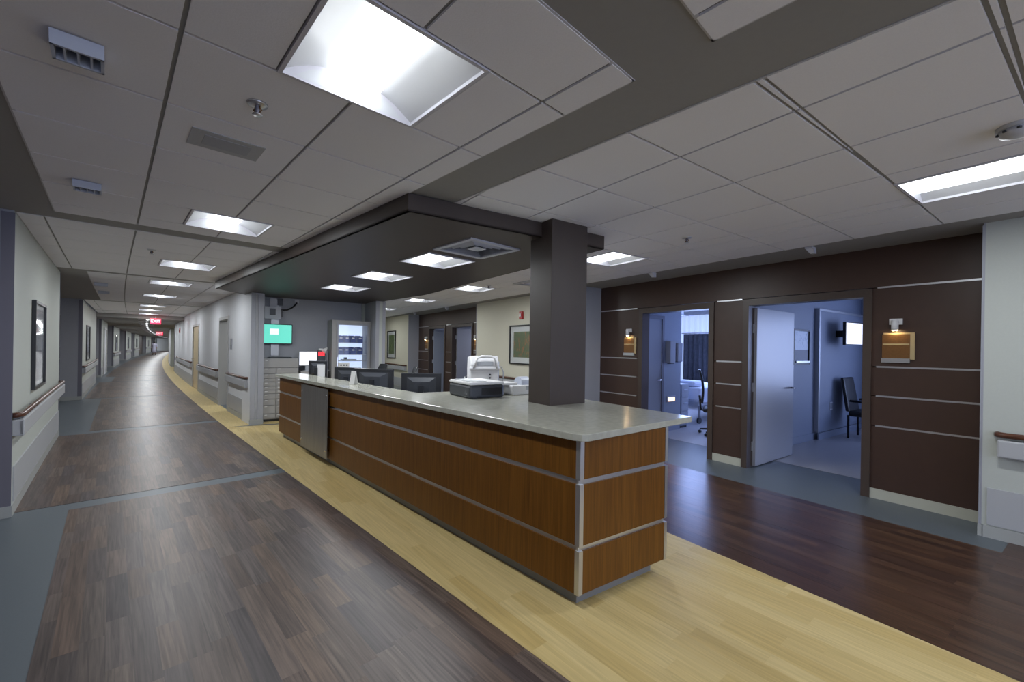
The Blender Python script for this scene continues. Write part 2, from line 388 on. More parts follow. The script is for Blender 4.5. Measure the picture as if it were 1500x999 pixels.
# ================================================================== WALLS
H = CEIL
def wall_kit(f, side, n, t0, t1, face, paint, label_where, pic=None, guard='guard_dark', rail_gap=(0.12, 0.12), rail=True, ends=True, grp=None, cove=True):
    """a painted stretch of wall with cove base, bumper sheet, handrail and corner guards; face=+1: visible side towards +n"""
    nf = n if callable(n) else (lambda t: n)
    off = lambda d: (lambda t: nf(t) + face*d)
    w = MB(); band(w, f, off(-0.42), off(0.0), t0, t1, 0, H)
    o = obj('wall_' + side, w, paint); tag(o, 'pale painted wall ' + label_where, 'wall', kind='structure')
    band_ = lambda d0, d1, a, b, z0, z1: band(MB(), f, off(d0), off(d1), a, b, z0, z1)
    if cove: obj('cove_base', band_(0.0, 0.012, t0, t1, 0.0, 0.10), 'cove_base', o)
    obj('bumper_sheet', band_(0.0, 0.010, t0 + 0.10, t1 - 0.03, 0.11, 0.42), 'bumper_grey', o)
    if ends:
        for a, b in ((t0 - 0.012, t0), (t1, t1 + 0.012)):
            obj('side_paint', band(MB(), f, off(-0.40), off(0.0), a, b, 0.10, H), 'wall_grey' if guard == 'guard_dark' else 'guard_grey', o)
            obj('side_cove', band(MB(), f, off(-0.40), off(0.012), a - 0.01, b + 0.01, 0, 0.10), 'cove_base', o)
        g = 0.075
        for a in (t0, t1):
            s = -1 if a == t0 else 1
            mb = MB(); band(mb, f, off(-g), off(0.006), min(a + s*0.012, a + s*0.018), max(a + s*0.012, a + s*0.018), 0.10, H - 0.02)
            obj('corner_guard', mb, guard, o)
    if rail:
        a, b = t0 + rail_gap[0], t1 - rail_gap[1]
        r = thing('handrail', 'wood-topped handrail on the wall ' + label_where, 'handrail', group=grp)
        obj('bumper', band(MB(), f, off(0.035), off(0.075), a, b, 0.70, 0.845), 'bumper_grey', r, 0.012)
        gm = MB(); k = max(2, int((b-a)/1.2)); pts = [f(nf(a + (b-a)*i/k) + face*0.055, a + (b-a)*i/k, 0.885) for i in range(k + 1)]
        pts = [f(nf(a) + face*0.004, a - 0.005, 0.885), f(nf(a) + face*0.03, a + 0.0, 0.885)] + [f(nf(a) + face*0.055, a + 0.05, 0.885)] + pts[1:-1] + [f(nf(b) + face*0.055, b - 0.05, 0.885), f(nf(b) + face*0.03, b, 0.885), f(nf(b) + face*0.004, b + 0.005, 0.885)]
        gm.tube(pts, 0.024, 10); obj('grip', gm, 'rail_wood', r)
        for i in range(int((b-a)/1.0) + 1):
            u = a + 0.15 + i*1.0
            if u < b - 0.05 and u < 25: obj('bracket', band(MB(), f, off(0.0), off(0.055), u - 0.03, u + 0.03, 0.74, 0.875), 'guard_grey', r)
        for a2 in (a, b):
            s = 1 if a2 == a else -1
            obj('end_return', band(MB(), f, off(0.0), off(0.074), min(a2, a2 + s*0.02), max(a2, a2 + s*0.02), 0.70, 0.845), 'bumper_grey', r, 0.008)
    return o
def picture(f, rz, n, t, z, w, h, face, art, label, cat='picture', border=0.09, fw=0.028, board='mat_board', grp=None, tilt=0):
    """framed print hung on a wall that faces +-n"""
    p = f(n, t, z); o = thing('framed_picture', label, cat, p, rz, grp)
    d = lambda a, b: (min(face*a, face*b), max(face*a, face*b))
    fr = MB(); x = d(0.002, 0.035)
    fr.box(*x, -w/2, w/2, h/2 - fw, h/2).box(*x, -w/2, w/2, -h/2, -h/2 + fw).box(*x, -w/2, -w/2 + fw, -h/2 + fw, h/2 - fw).box(*x, w/2 - fw, w/2, -h/2 + fw, h/2 - fw)
    obj('picture_frame', fr, 'frame_black', o)
    obj('mat_board', MB().box(*d(0.002, 0.012), -w/2 + fw, w/2 - fw, -h/2 + fw, h/2 - fw), board, o)
    obj('print', MB().box(*d(0.012, 0.014), -w/2 + fw + border, w/2 - fw - border, -h/2 + fw + border, h/2 - fw - border), art, o)
    obj('glazing', MB().box(*d(0.018, 0.020), -w/2 + fw, w/2 - fw, -h/2 + fw, h/2 - fw), 'glass', o)
    return o
def head(t): return TH - (bend(t + 0.1) - bend(t - 0.1))/0.2

names = ['before the second patient-room alcove of the corridor', 'after the second patient-room alcove of the corridor', 'with a grey door halfway down the corridor', 'past the grey door of the corridor', 'past the fourth corridor alcove', 'past the fifth corridor alcove', 'near the far end of the corridor', 'at the far end of the corridor']
for i, (a, b) in enumerate(WL):
    wall_kit(L, 'left', NL, a, b, 1, 'wall_white', names[i], rail=(i != 2), rail_gap=(0.02, 0.02))
picture(L, TH, NL(7.3), t_on(58, -0.60), 1.50, 1.02, 0.98, 1, 'art_grey', 'large black-framed glazed print above the first corridor handrail', border=0.05)
for i, a in ((1, 18.2), (3, 38.6), (4, 52.5), (5, 65), (6, 88)):
    picture(L, head(a), NL(a), a, 1.52, 1.3 if i < 5 else 1.6, 1.05, 1, 'art_grey', 'black-framed print on the corridor wall ' + names[i], border=0.06)
# alcoves on the left: dark panelled wall set back behind the painted stretches
al = [(-2.5, 5.69)] + [(WL[i][1], WL[i+1][0]) for i in range(len(WL) - 1)]
aname = ['behind the first', 'behind the second', 'behind the third', 'behind the fourth', 'behind the fifth', 'behind the sixth', 'behind the seventh', 'behind the eighth']
for i, (a, b) in enumerate(al):
    o = obj('wall_left', band(MB(), L, lambda t: NL(t) - 0.62, lambda t: NL(t) - 0.40, a + 0.02, b - 0.02, 0, H), 'brown_panel')
    tag(o, 'dark brown panelled wall set back ' + aname[i] + ' corridor alcove', 'wall', kind='structure')
    if i < 3:
        for z in (0.776, 1.095, 1.407, 2.25): obj('metal_strip', band(MB(), L, lambda t: NL(t) - 0.40, lambda t: NL(t) - 0.394, a + 0.1, b - 0.1, z - 0.007, z + 0.007), 'alu', o)
        obj('cove_base', band(MB(), L, lambda t: NL(t) - 0.40, lambda t: NL(t) - 0.385, a + 0.02, b - 0.02, 0, 0.1), 'cove_beige', o)
# grey door in the third stretch
d3 = thing('door_3', 'grey corridor door and frame beyond the ceiling beam', 'door', L(NL(28.2), 28.2), head(28.2), kind='structure')
obj('door_frame', MB().box(0.002, 0.05, -0.72, -0.62, 0, 2.25).box(0.002, 0.05, 0.62, 0.72, 0, 2.25).box(0.002, 0.05, -0.62, 0.62, 2.15, 2.25), 'door_frame_grey', d3)
obj('door_leaf', MB().box(0.002, 0.03, -0.61, 0.61, 0.01, 2.14), 'wall_pale_grey', d3); obj('handle', MB().tube([(0.03, 0.5, 1), (0.08, 0.5, 1), (0.08, 0.38, 1)], 0.012), 'chrome', d3)
# right side of the corridor: wall with an open doorway and a maple door
DO = (11.66, 12.82); DM = (17.0, 18.75)
def corr_wall(t0, t1, z0, z1, where):
    o = obj('wall_right', band(MB(), L, NR, NR + 0.15, t0, t1, z0, z1), 'wall_pale_grey'); return tag(o, 'pale grey corridor wall ' + where, 'wall', kind='structure')
cw = [(9.30, DO[0] - 0.06, 'between the nurses desk and the open doorway'), (DO[1] + 0.06, DM[0] - 0.05, 'between the open doorway and the maple door'), (DM[1] + 0.05, 29.5, 'beyond the maple door'), (37.0, 112, 'past the side passage')]
for a, b, w_ in cw:
    o = corr_wall(a, b, 0, H, w_)
    obj('cove_base', band(MB(), L, NR - 0.012, NR, a, b, 0, 0.10), 'cove_base', o)
    if a < 30:
        obj('bumper_sheet', band(MB(), L, NR - 0.010, NR, a + 0.18, b - 0.02, 0.11, 0.42), 'bumper_grey', o)
        r = thing('handrail', 'wood-topped handrail on the grey wall ' + w_, 'handrail')
        a2, b2 = a + (0.22 if a < 10 else 0.05), (b - 0.05 if b < 20 else 27.5)
        obj('bumper', band(MB(), L, NR - 0.075, NR - 0.035, a2, b2, 0.70, 0.845), 'bumper_grey', r, 0.01)
        k = max(3, int((b2 - a2)/1.0))
        obj('grip', MB().tube([L(NR, a2 - 0.005, 0.885)] + [L(NR - 0.055, a2 + 0.05 + (b2 - a2 - 0.1)*i/k, 0.885) for i in range(k + 1)] + [L(NR, b2 + 0.005, 0.885)], 0.024, 10), 'rail_wood', r)
        for u in (a2, b2): obj('end_return', band(MB(), L, NR - 0.074, NR, u - 0.01, u + 0.01, 0.70, 0.845), 'bumper_grey', r)
for (a, b), w_ in ((DO, 'over the open doorway'), (DM, 'over the maple door')): corr_wall(a - 0.06, b + 0.06, 2.2, H, w_)
d4 = thing('door_4', 'open doorway with grey metal frame in the corridor wall', 'doorway', kind='structure')
mb = MB(); band(mb, L, NR - 0.02, NR + 0.17, DO[0] - 0.06, DO[0], 0, 2.2); band(mb, L, NR - 0.02, NR + 0.17, DO[1], DO[1] + 0.06, 0, 2.2); band(mb, L, NR - 0.02, NR + 0.17, DO[0], DO[1], 2.13, 2.2)
obj('door_frame', mb, 'door_frame_grey', d4)
d5 = thing('door_5', 'pale maple door in grey frame on the corridor wall', 'door', kind='structure')
mb = MB(); band(mb, L, NR - 0.02, NR + 0.17, DM[0] - 0.05, DM[0], 0, 2.2); band(mb, L, NR - 0.02, NR + 0.17, DM[1], DM[1] + 0.05, 0, 2.2); band(mb, L, NR - 0.02, NR + 0.17, DM[0], DM[1], 2.13, 2.2)
obj('door_frame', mb, 'door_frame_grey', d5)
lf = obj('door_leaf', band(MB(), L, NR + 0.02, NR + 0.065, DM[0], DM[1], 0.01, 2.13), 'door_maple', d5)
obj('handle', MB().tube([L(NR + 0.02, 18.6, 1.0), L(NR - 0.05, 18.6, 1.0), L(NR - 0.05, 18.47, 1.0)], 0.012), 'chrome', lf)
for z in (0.3, 1.07, 1.85): obj('hinge', band(MB(), L, NR + 0.005, NR + 0.02, DM[0] + 0.005, DM[0] + 0.03, z - 0.06, z + 0.06), 'alu_satin', lf)
# the small room seen through the open doorway
o = obj('wall_back', band(MB(), L, NR + 2.3, NR + 2.4, 9.6, 14.5, 0, H), 'wall_white'); tag(o, 'white back wall of the room behind the open corridor doorway', 'wall', kind='structure')
o = obj('wall_back', band(MB(), L, NR + 0.15, NR + 2.3, 14.4, 14.5, 0, H), 'wall_white'); tag(o, 'white side wall of the room behind the open corridor doorway', 'wall', kind='structure')
sg = thing('sign', 'small grey room sign beside the open corridor doorway', 'sign', L(NR, 11.3, 1.55), head(11.3))
obj('sign_plate', MB().box(-0.015, 0, -0.09, 0.09, -0.12, 0.12), 'guard_grey', sg); obj('sign_inset', MB().box(-0.018, -0.015, -0.07, 0.07, -0.02, 0.10), 'alu_satin', sg)
sw = thing('wall_alarm', 'small dark alarm on the corridor wall past the maple door', 'alarm', L(NR, 25.0, 2.15), head(25)); obj('alarm_body', MB().box(-0.04, 0, -0.09, 0.09, -0.12, 0.12), 'red_plastic', sw); obj('alarm_lens', MB().box(-0.05, -0.04, -0.04, 0.04, -0.06, 0.04), 'charcoal', sw)
# side passage between the corridor wall pieces, and the end of the corridor
o = obj('wall_back', band(MB(), L, NR, NR + 4, 36.9, 37.0, 0, H), 'wall_white'); tag(o, 'white wall end past the side passage of the corridor', 'wall', kind='structure')
o = obj('trim_1', band(MB(), L, NR - 0.02, NR + 0.17, 29.5, 29.75, 0, H), 'guard_dark'); tag(o, 'dark grey corner trim where the corridor wall ends at the side passage', 'trim', kind='structure')
o = obj('wall_back', band(MB(), L, -2.2, NR + 1, 112, 112.3, 0, H), 'wall_beige'); tag(o, 'beige wall closing the far end of the corridor', 'wall', kind='structure')
o = obj('wall_right', band(MB(), L, NR + 4, NR + 4.2, 29.0, 37.5, 0, H), 'wall_white'); tag(o, 'white end wall inside the side passage of the corridor', 'wall', kind='structure')

# ---- hall on the right: brown panelled alcoves between painted stretches
wall_kit(R, 'right', NW, -3.5, 0.705, -1, 'wall_near', 'with handrail beside the wide open patient room', guard='guard_grey', rail_gap=(0.1, 0.09), grp=None)
wall_kit(R, 'right', NW, 5.55, 9.50, -1, 'wall_beige', 'with the autumn-coloured print between the two brown alcoves', guard='guard_grey')
wall_kit(R, 'right', NW, 14.36, 19.5, -1, 'wall_beige', 'with the tall green print beyond the far brown alcove', guard='guard_grey')
def sign_and_lamp(t, where):
    p = R(NB - 0.002, t, 1.62); s = thing('room_sign', 'bronze room sign ' + where, 'sign', p, TR)
    obj('plaque', MB().box(-0.016, 0, -0.11, 0.11, -0.13, 0.13), 'bronze', s); obj('pale_edge', MB().box(-0.014, 0, -0.145, -0.11, -0.13, 0.13), 'sign_tan', s)
    obj('top_edge', MB().box(-0.014, 0, -0.145, 0.10, 0.13, 0.145), 'sign_tan', s)
    obj('lower_bar', MB().box(-0.022, 0, -0.11, 0.115, -0.165, -0.12), 'alu', s); obj('middle_line', MB().box(-0.018, 0, -0.105, 0.105, 0.02, 0.034), 'sign_tan', s)
    q = R(NB - 0.002, t, 1.88); l = thing('sign_lamp', 'white spot lamp above the sign ' + where, 'lamp', q, TR)
    obj('mount', MB().box(-0.035, 0, -0.05, 0.05, -0.03, 0.03), 'white_plastic', l)
    obj('lamp_head', MB().tube([(-0.055, 0, 0.015), (-0.055, 0, -0.09)], 0.030, 12), 'white_plastic', l)
    obj('bulb', MB().tube([(-0.055, 0, -0.088), (-0.055, 0, -0.094)], 0.022, 12), 'warm_bulb', l)
    sp = bpy.data.lights.new('sign_spot', 'SPOT'); sp.energy = 1.0; sp.color = (1.0, 0.70, 0.36); sp.spot_size = 1.15; sp.spot_blend = 0.6; sp.shadow_soft_size = 0.02
    so = link('sign_spot', sp, l); so.location = (-0.055, 0, -0.10); so.rotation_euler = (0, 0.42, 0)
def alcove(t0, t1, d_a, d_b, tagname, full=True):
    """brown wall with two door openings d_a=(t,t), d_b=(t,t); metal strips divide the panels"""
    w = thing('wall_right', 'dark brown panelled wall with metal strips ' + tagname, 'wall', kind='structure')
    zs = [0.10, 0.776, 1.095, 1.407, 2.25]
    fw = 0.075
    spans = [(t0, d_a[0] - fw), (d_a[1] + fw, d_b[0] - fw), (d_b[1] + fw, t1)]
    for a, b in spans:
        for z0, z1 in zip(zs[:-1], zs[1:]): obj('panel', band(MB(), R, NB, NB + 0.10, a, b, z0 + 0.004, z1 - 0.004), 'brown_panel', w)
        for z in zs[1:]:
            a_, b_ = (a + 0.0, b - 0.02) if b < t1 else (a + 0.03, b)
            obj('metal_strip', band(MB(), R, NB - 0.004, NB + 0.02, a_ + 0.02, b_ - 0.02, z - 0.009, z + 0.009), 'alu', w)
        obj('cove_base', band(MB(), R, NB - 0.008, NB + 0.05, a, b, 0, 0.105), 'cove_beige', w)
    obj('header_panel', band(MB(), R, NB, NB + 0.10, t0, t1, 2.255, H), 'brown_panel', w)
    obj('wall_core', band(band(band(MB(), R, NB + 0.10, NB + 0.14, t0, d_a[0] - 0.01, 0, H), R, NB + 0.10, NB + 0.14, d_b[1] + 0.01, t1, 0, H), R, NB + 0.10, NB + 0.14, d_a[1] + 0.01, d_b[0] - 0.01, 0, H), 'wall_blue_grey', w)
    obj('core_header', band(MB(), R, NB + 0.10, NB + 0.14, t0, t1, 2.26, H), 'wall_blue_grey', w)
    return w
def door_frame(n_, d, label):
    o = thing('door_' + str(n_), label, 'door', kind='structure')
    mb = MB()
    for a, b in ((d[0] - 0.075, d[0]), (d[1], d[1] + 0.075)): band(mb, R, NB - 0.02, NB + 0.16, a, b, 0, 2.245)
    band(mb, R, NB - 0.02, NB + 0.16, d[0], d[1], 2.16, 2.245)
    obj('door_frame', mb, 'door_frame_brown', o); return o
D2, D1 = (1.645, 2.86), (3.42, 4.58)
alcove(0.72, 5.54, D2, D1, 'around the two near patient rooms')
alcove(9.52, 14.34, (10.45, 11.66), (12.22, 13.38), 'around the two far patient rooms')
do2 = door_frame(2, D2, 'wide open pale door in brown frame to the blue-lit patient room')
do1 = door_frame(1, D1, 'brown door frame open to the patient room with the bed')
do6 = door_frame(6, (10.45, 11.66), 'pale door ajar in the far brown alcove beside the beige wall')
do7 = door_frame(7, (12.22, 13.38), 'blue-grey door in the far brown alcove beside the grey trim')
def leaf(parent, hinge, ang, w, m, name='door_leaf', hside=1):
    e = link(name, None, parent); e.location = hinge; e.rotation_euler = (0, 0, ang)
    o = obj('leaf_panel', MB().box(-0.022, 0.022, 0.005, w, 0.012, 2.14), m, e, 0.003)
    for s in (-1, 1):
        obj('lever_handle', MB().tube([(s*0.02, w - 0.08, 1.02), (s*0.075, w - 0.08, 1.02), (s*0.078, w - 0.10, 1.02), (s*0.078, w - 0.21, 1.02)], [0.014, 0.014, 0.012, 0.010], 8).lathe([(0.0, 0), (0.001, 0)], (0, w - 0.08, 1.02), 4), 'chrome', e)
    for z in (0.28, 1.07, 1.86): obj('hinge', MB().box(-0.03, -0.012, -0.035, 0.03, z - 0.06, z + 0.06), 'alu', e)
    return e
# local +y of the leaf runs from hinge to free edge
leaf(do2, R(NB + 0.13, D2[1] - 0.015), TR - math.pi/2 + 0.03, 1.20, 'door_white')
leaf(do6, R(NB + 0.13, 11.64), TR - math.pi/2 + 0.25, 1.16, 'door_white')
lf7 = leaf(do7, R(NB + 0.13, 13.36), TR - math.pi/2 - 0.1, 1.12, 'wall_blue_grey')
sign_and_lamp(1.37, 'right of the wide open patient room')
sign_and_lamp(4.86, 'left of the patient room with the bed')
sign_and_lamp(10.18, 'beside the pale door ajar')
sign_and_lamp(13.62, 'beside the blue-grey far door')
picture(R, TR, NW, 7.34, 1.63, 1.20, 0.86, -1, 'art_forest', 'large autumn-coloured forest print in black frame on the beige wall', border=0.12)
picture(R, TR, NW, 16.1, 1.63, 0.95, 1.05, -1, 'art_green', 'tall green woodland print in black frame beyond the far alcove', border=0.13)
def strobe(f, rz, n, t, z, face, label):
    o = thing('fire_alarm', label, 'alarm', f(n, t, z), rz)
    d = lambda a, b: (min(face*a, face*b), max(face*a, face*b))
    obj('alarm_body', MB().box(*d(0.002, 0.045), -0.06, 0.06, -0.085, 0.085), 'red_plastic', o, 0.008); obj('strobe_lens', MB().box(*d(0.045, 0.065), -0.025, 0.025, -0.03, 0.04), 'white_plastic', o, 0.006)
strobe(R, TR, NW, 7.50, 2.27, -1, 'red fire alarm strobe above the autumn-coloured print')

# ================================================================== CEILING
ce = MB()
def gyp(p): ce.prism(p, H, H + 0.05)
gyp(strip_poly(L, lambda t: NL(t) - 0.62, -0.37, -6, 5.43, 2))           # over the near alcove
for a, b in [(WL[i][1], WL[i+1][0]) for i in range(2)]: gyp(strip_poly(L, lambda t: NL(t) - 0.62, -0.30, 9.62 if a < 11 else 22.95, b if b < 17 else 23.0, 1.5)) if a < 11 else None
CL = [(-4.6, 0.63, -0.37, 1.59), (0.945, 5.43, -0.37, 1.59), (5.72, 9.42, -0.62, 1.59), (9.62, 15.85, -0.30, NR), (16.05, 20.6, -0.63, NR), (20.8, 22.55, -0.66, NR)]
for (a0, a1, _, _), (b0, b1, _, _), g0, g1 in zip(CL[:-1], CL[1:], (-0.37, -1.25, -0.65, -0.30, -0.72), (1.59, 1.59, 1.59, NR, NR)): gyp(strip_poly(L, g0, g1, a1, b0, 1.5))
gyp(strip_poly(L, 1.59, 1.94, -6, 9.62, 2))
gyp(strip_poly(L, -0.37, 1.59, -6, -4.6, 2))
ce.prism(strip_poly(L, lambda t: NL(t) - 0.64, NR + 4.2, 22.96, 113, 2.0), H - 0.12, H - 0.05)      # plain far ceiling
gyp([R(5.13, -3.6)[:2], R(NB + 0.14, -3.6)[:2], R(NB + 0.14, 20)[:2], R(5.13, 20)[:2]])
for w0 in (10, 20):
    pass
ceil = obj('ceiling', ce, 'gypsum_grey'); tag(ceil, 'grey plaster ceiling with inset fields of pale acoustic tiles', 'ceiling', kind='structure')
dk = obj('ceiling', MB().prism(strip_poly(L, -3, 16, -6.5, 114, 4), H + 0.30, H + 0.34), 'deck'); tag(dk, 'unseen dark deck added above the acoustic tiles to close light leaks', 'ceiling', kind='structure')  # unseen slab added over the tiles to close off light leaks
LW = 0.625
lights_L = [-1.3, 1.637, 4.762, 7.70, 10.25, 13.20, 16.9, 19.1, 21.7]
tees = MB()
tile_n = 0
def tile(poly, m='ceiling_tile'):
    global tile_n
    if len(poly) < 3 or area(poly) < 0.002: return
    cx = sum(p[0] for p in poly)/len(poly); cy = sum(p[1] for p in poly)/len(poly)
    q = []                                                               # shrink to leave the reveal
    n = len(poly); sgn = 1 if sum(poly[i][0]*poly[(i+1) % n][1] - poly[(i+1) % n][0]*poly[i][1] for i in range(n)) > 0 else -1
    g = 0.008; ed = []
    for i in range(n):
        a, b = poly[i], poly[(i+1) % n]; l = math.hypot(b[0]-a[0], b[1]-a[1])
        if l < 1e-6: continue
        nx, ny = -(b[1]-a[1])/l*sgn, (b[0]-a[0])/l*sgn
        ed.append(((a[0]+nx*g, a[1]+ny*g), (b[0]+nx*g, b[1]+ny*g)))
    q = poly if sgn > 0 else poly[::-1]
    for a, b in ed:
        q = clip(q, a, b) if sgn > 0 else clip(q, b, a)
        if len(q) < 3: return
    obj('ceiling_tile', MB().prism(q, H - 0.006, H + 0.012), m, ceil); tile_n += 1
def cloud(a, b, n0, n1, lights):
    lt = [l for l in lights if a < l < b]
    rows = [a, b]
    for l in lt: rows += [l - LW/2, l + LW/2]
    rows = sorted(rows); cuts = [rows[0]]
    for u, v in zip(rows[:-1], rows[1:]):
        islight = any(abs((u+v)/2 - l) < 0.05 for l in lt)
        if not islight:
            if u == a:
                k = v - LW; c = []
                while k > u + 0.08: c.append(k); k -= LW
                cuts += c[::-1]
            else:
                k = u + LW
                while k < v - 0.08: cuts.append(k); k += LW
        cuts.append(v)
    base = [0.174 + LW*i for i in range(-3, 8)]
    for u, v in zip(cuts[:-1], cuts[1:]):
        il = any(abs((u+v)/2 - l) < 0.05 for l in lt)
        cs = [n0] + [c for c in base if n0 + 0.06 < c < n1 - 0.06] + [n1]
        if il: cs = [c for c in cs if not 0.30 < c < 1.30] + [0.487, 1.112]; cs.sort()
        for c, d in zip(cs[:-1], cs[1:]):
            if il and abs(c - 0.487) < 1e-6: continue
            p = [L(c, u)[:2], L(d, u)[:2], L(d, v)[:2], L(c, v)[:2]]
            if v > 2.2 and u > -2: tile(p)
            else: tile(p)
    band(tees, L, n0, 0.487, a, b, H + 0.004, H + 0.010); band(tees, L, 1.112, n1, a, b, H + 0.004, H + 0.010)
    prev = a
    for l in lt: band(tees, L, 0.487, 1.112, prev, l - LW/2, H + 0.004, H + 0.010); prev = l + LW/2
    band(tees, L, 0.487, 1.112, prev, b, H + 0.004, H + 0.010)
    e = 0.018                                                            # wall angle around the field
    ang = MB()
    band(ang, L, n0, n0 + e, a, b, H - 0.004, H + 0.004); band(ang, L, n1 - e, n1, a, b, H - 0.004, H + 0.004); band(ang, L, n0, n1, a, a + e, H - 0.004, H + 0.004); band(ang, L, n0, n1, b - e, b, H - 0.004, H + 0.004)
    obj('edge_angle', ang, 'tee_edge', ceil)
for a, b, n0, n1 in CL: cloud(a, b, n0, n1, lights_L)
# hall field, tiles on their own grid, clipped by the grey bands
GO = (1.687, 1.45); GT = 0.6173
def G(i, j):                                          # i along the hall, j across
    x, y = rot(GT, j*LW, i*LW); return (GO[0] + x, GO[1] + y)
lim = [L(1.94, -5)[:2], R(5.13, -3.4)[:2], R(5.13, 18.5)[:2], rot(TH, 1.94, 11.0)]
lr = [(0.59,), (3.65,), (7.12,), (9.60,)]
hall_lights = [(3.99, 0.585), (3.99, 3.66), (3.95, 7.1), (3.93, 9.75), (3.95, 12.6), (3.95, 15.6), (3.95, -2.4)]  # the one past the far alcove is added to brighten the beige wall
CAN = [(-0.779, 3.104), (0.90, 4.20), R(3.17, 7.6)[:2], R(2.95, 9.0)[:2], R(2.80, 10.15)[:2], R(0.45, 10.15)[:2], (-5.36, 7.61)]
def inside(p, poly): return all((poly[(i+1) % len(poly)][0]-poly[i][0])*(p[1]-poly[i][1]) - (poly[(i+1) % len(poly)][1]-poly[i][1])*(p[0]-poly[i][0]) > 0 for i in range(len(poly)))
def in_light(p):
    n, t = unr(p); return any(abs(n - a) < 0.34 and abs(t - b) < 0.34 for a, b in hall_lights)
cells = []
for i in range(-9, 27):
    for j in range(-8, 8):
        p = clip_poly([G(i, j), G(i, j+1), G(i+1, j+1), G(i+1, j)], lim)
        if len(p) >= 3 and not all(inside(q, CAN) for q in p) and not all(unr(q)[1] > 10.15 and unr(q)[0] < 2.85 for q in p): cells.append(p)
def sub_rect(p, n0, n1, t0, t1, R=R):                      # pieces of p outside the rectangle of a light
    rc = [R(n0, t0)[:2], R(n1, t0)[:2], R(n1, t1)[:2], R(n0, t1)[:2]]; out = []
    for k in range(4):
        a, b = rc[k], rc[(k+1) % 4]
        o_ = clip(p, b, a)
        if len(o_) > 2: out.append(o_)
        p = clip(p, a, b)
        if len(p) < 3: break
    return out
hs = LW/2
for p in cells:
    ps = [p]
    for a, b in hall_lights:
        nx = []
        for q in ps: nx += sub_rect(q, a - hs, a + hs, b - hs, b + hs)
        ps = nx
    for q in ps: tile(q)
ps = [lim]
for a, b in hall_lights:
    nx = []
    for q in ps: nx += sub_rect(q, a - hs, a + hs, b - hs, b + hs)
    ps = nx
for q in ps: tees.prism(q, H + 0.004, H + 0.010)
obj('grid_tees', tees, 'tee', ceil)
ang = MB(); band(ang, L, 1.94, 1.958, -5, 10, H - 0.004, H + 0.004); band(ang, R, 5.112, 5.13, -3.4, 18.5, H - 0.004, H + 0.004); obj('edge_angle', ang, 'tee_edge', ceil)

# ---- troffer lights
def make_light():
    o = thing('ceiling_light', 'x', 'ceiling light')
    w = LW/2; t_ = 0.016
    obj('frame', MB().box(-w, w, -w, -w + t_, -0.012, 0.10).box(-w, w, w - t_, w, -0.012, 0.10).box(-w, -w + t_, -w + t_, w - t_, -0.012, 0.10).box(w - t_, w, -w + t_, w - t_, -0.012, 0.10), 'lamp_frame', o)
    rf = MB(); k = 8
    for s in (-1, 1):                                  # curved wings from the rim up to the middle
        pr = []
        for i in range(k + 1):
            q = i/k; pr.append((s*((w - t_) - (w - t_ - 0.10)*q), 0.004 + 0.085*math.sin(q*math.pi/2)))
        v = [(x, -w + t_, z) for x, z in pr] + [(x, w - t_, z) for x, z in pr]
        rf.add(v, [(i, i+1, k+2+i, k+1+i) for i in range(k)], True)
    rf.box(-0.105, 0.105, -w + t_, w - t_, 0.089, 0.095)
    obj('reflector', rf, 'lamp_reflector', o)
    b = MB(); seg = 12; pr = [(0.105*math.cos(math.pi*i/seg), 0.075 - 0.085*math.sin(math.pi*i/seg)) for i in range(seg + 1)]
    y = w - 0.045
    v = [(x, -y, z) for x, z in pr] + [(x, y, z) for x, z in pr]
    b.add(v, [(i, i+1, seg+2+i, seg+1+i) for i in range(seg)], True); b.add(v, [tuple(range(seg + 1)), tuple(range(seg + 1, 2*seg + 2))])
    obj('diffuser', b, 'lamp_diffuser', o)
    obj('housing', MB().box(-w, w, -w, w, 0.10, 0.115), 'white_plastic', o)
    al = bpy.data.lights.new('tubes', 'AREA'); al.shape = 'RECTANGLE'; al.size = 0.16; al.size_y = 0.46; al.energy = TUBES; al.color = (0.93, 0.97, 1.0)
    lo = link('tubes', al, o); lo.location = (0, 0, -0.014)
    ep = MB()
    for s in (-1, 1): ep.add([(x, s*(w - t_ - 0.001), z) for x, z in [(-0.25, 0.0), (0.25, 0.0), (0.18, 0.055), (0.08, 0.086), (-0.08, 0.086), (-0.18, 0.055)]], [tuple(range(6))])
    obj('end_plate', ep, 'lamp_reflector', o)
    return o
proto = make_light(); used = False
def put_light(p, rz, label, group):
    global used
    o = copy_tree(proto) if used else proto; used = True
    o.location = p; o.rotation_euler = (0, 0, rz); o['label'] = label; o['group'] = group
far_t = [24.4 + 2.3*i for i in range(36)]
LB = {1.637: 'square basket light next to the brass sprinkler in the corridor ceiling', 4.762: 'square basket light just before the first grey ceiling band', 7.70: 'square basket light between the first and second grey ceiling bands'}
for t in lights_L: put_light(L(0.7995, t, H), head(t), LB.get(t, 'square basket light in the corridor tiles before the beam, past the second grey band' if t > 0 else 'square basket light in the tile field behind the brass sprinkler'), 'lights in the corridor ceiling tiles')
for t in far_t: put_light(L(0.80 - 0.01*(t-24)*0.3, t, H - 0.12), head(t), 'square light in the far corridor ceiling beyond the beam', 'lights in the far corridor ceiling')
HB = {0.585: 'square basket light near the round smoke detector in the hall', 3.66: 'square basket light above the hall beside the column', 7.1: 'square basket light beside a hall sprinkler behind the column', 9.75: 'square basket light before the far brown alcove in the hall', 12.6: 'square basket light inside the far brown alcove stretch', 15.6: 'added basket light brightening the beige wall past the far brown alcove', -2.4: 'square basket light at the near end of the hall'}
for n, t in hall_lights: put_light(R(n, t, H), TR, HB[t], 'lights in the hall ceiling tiles')

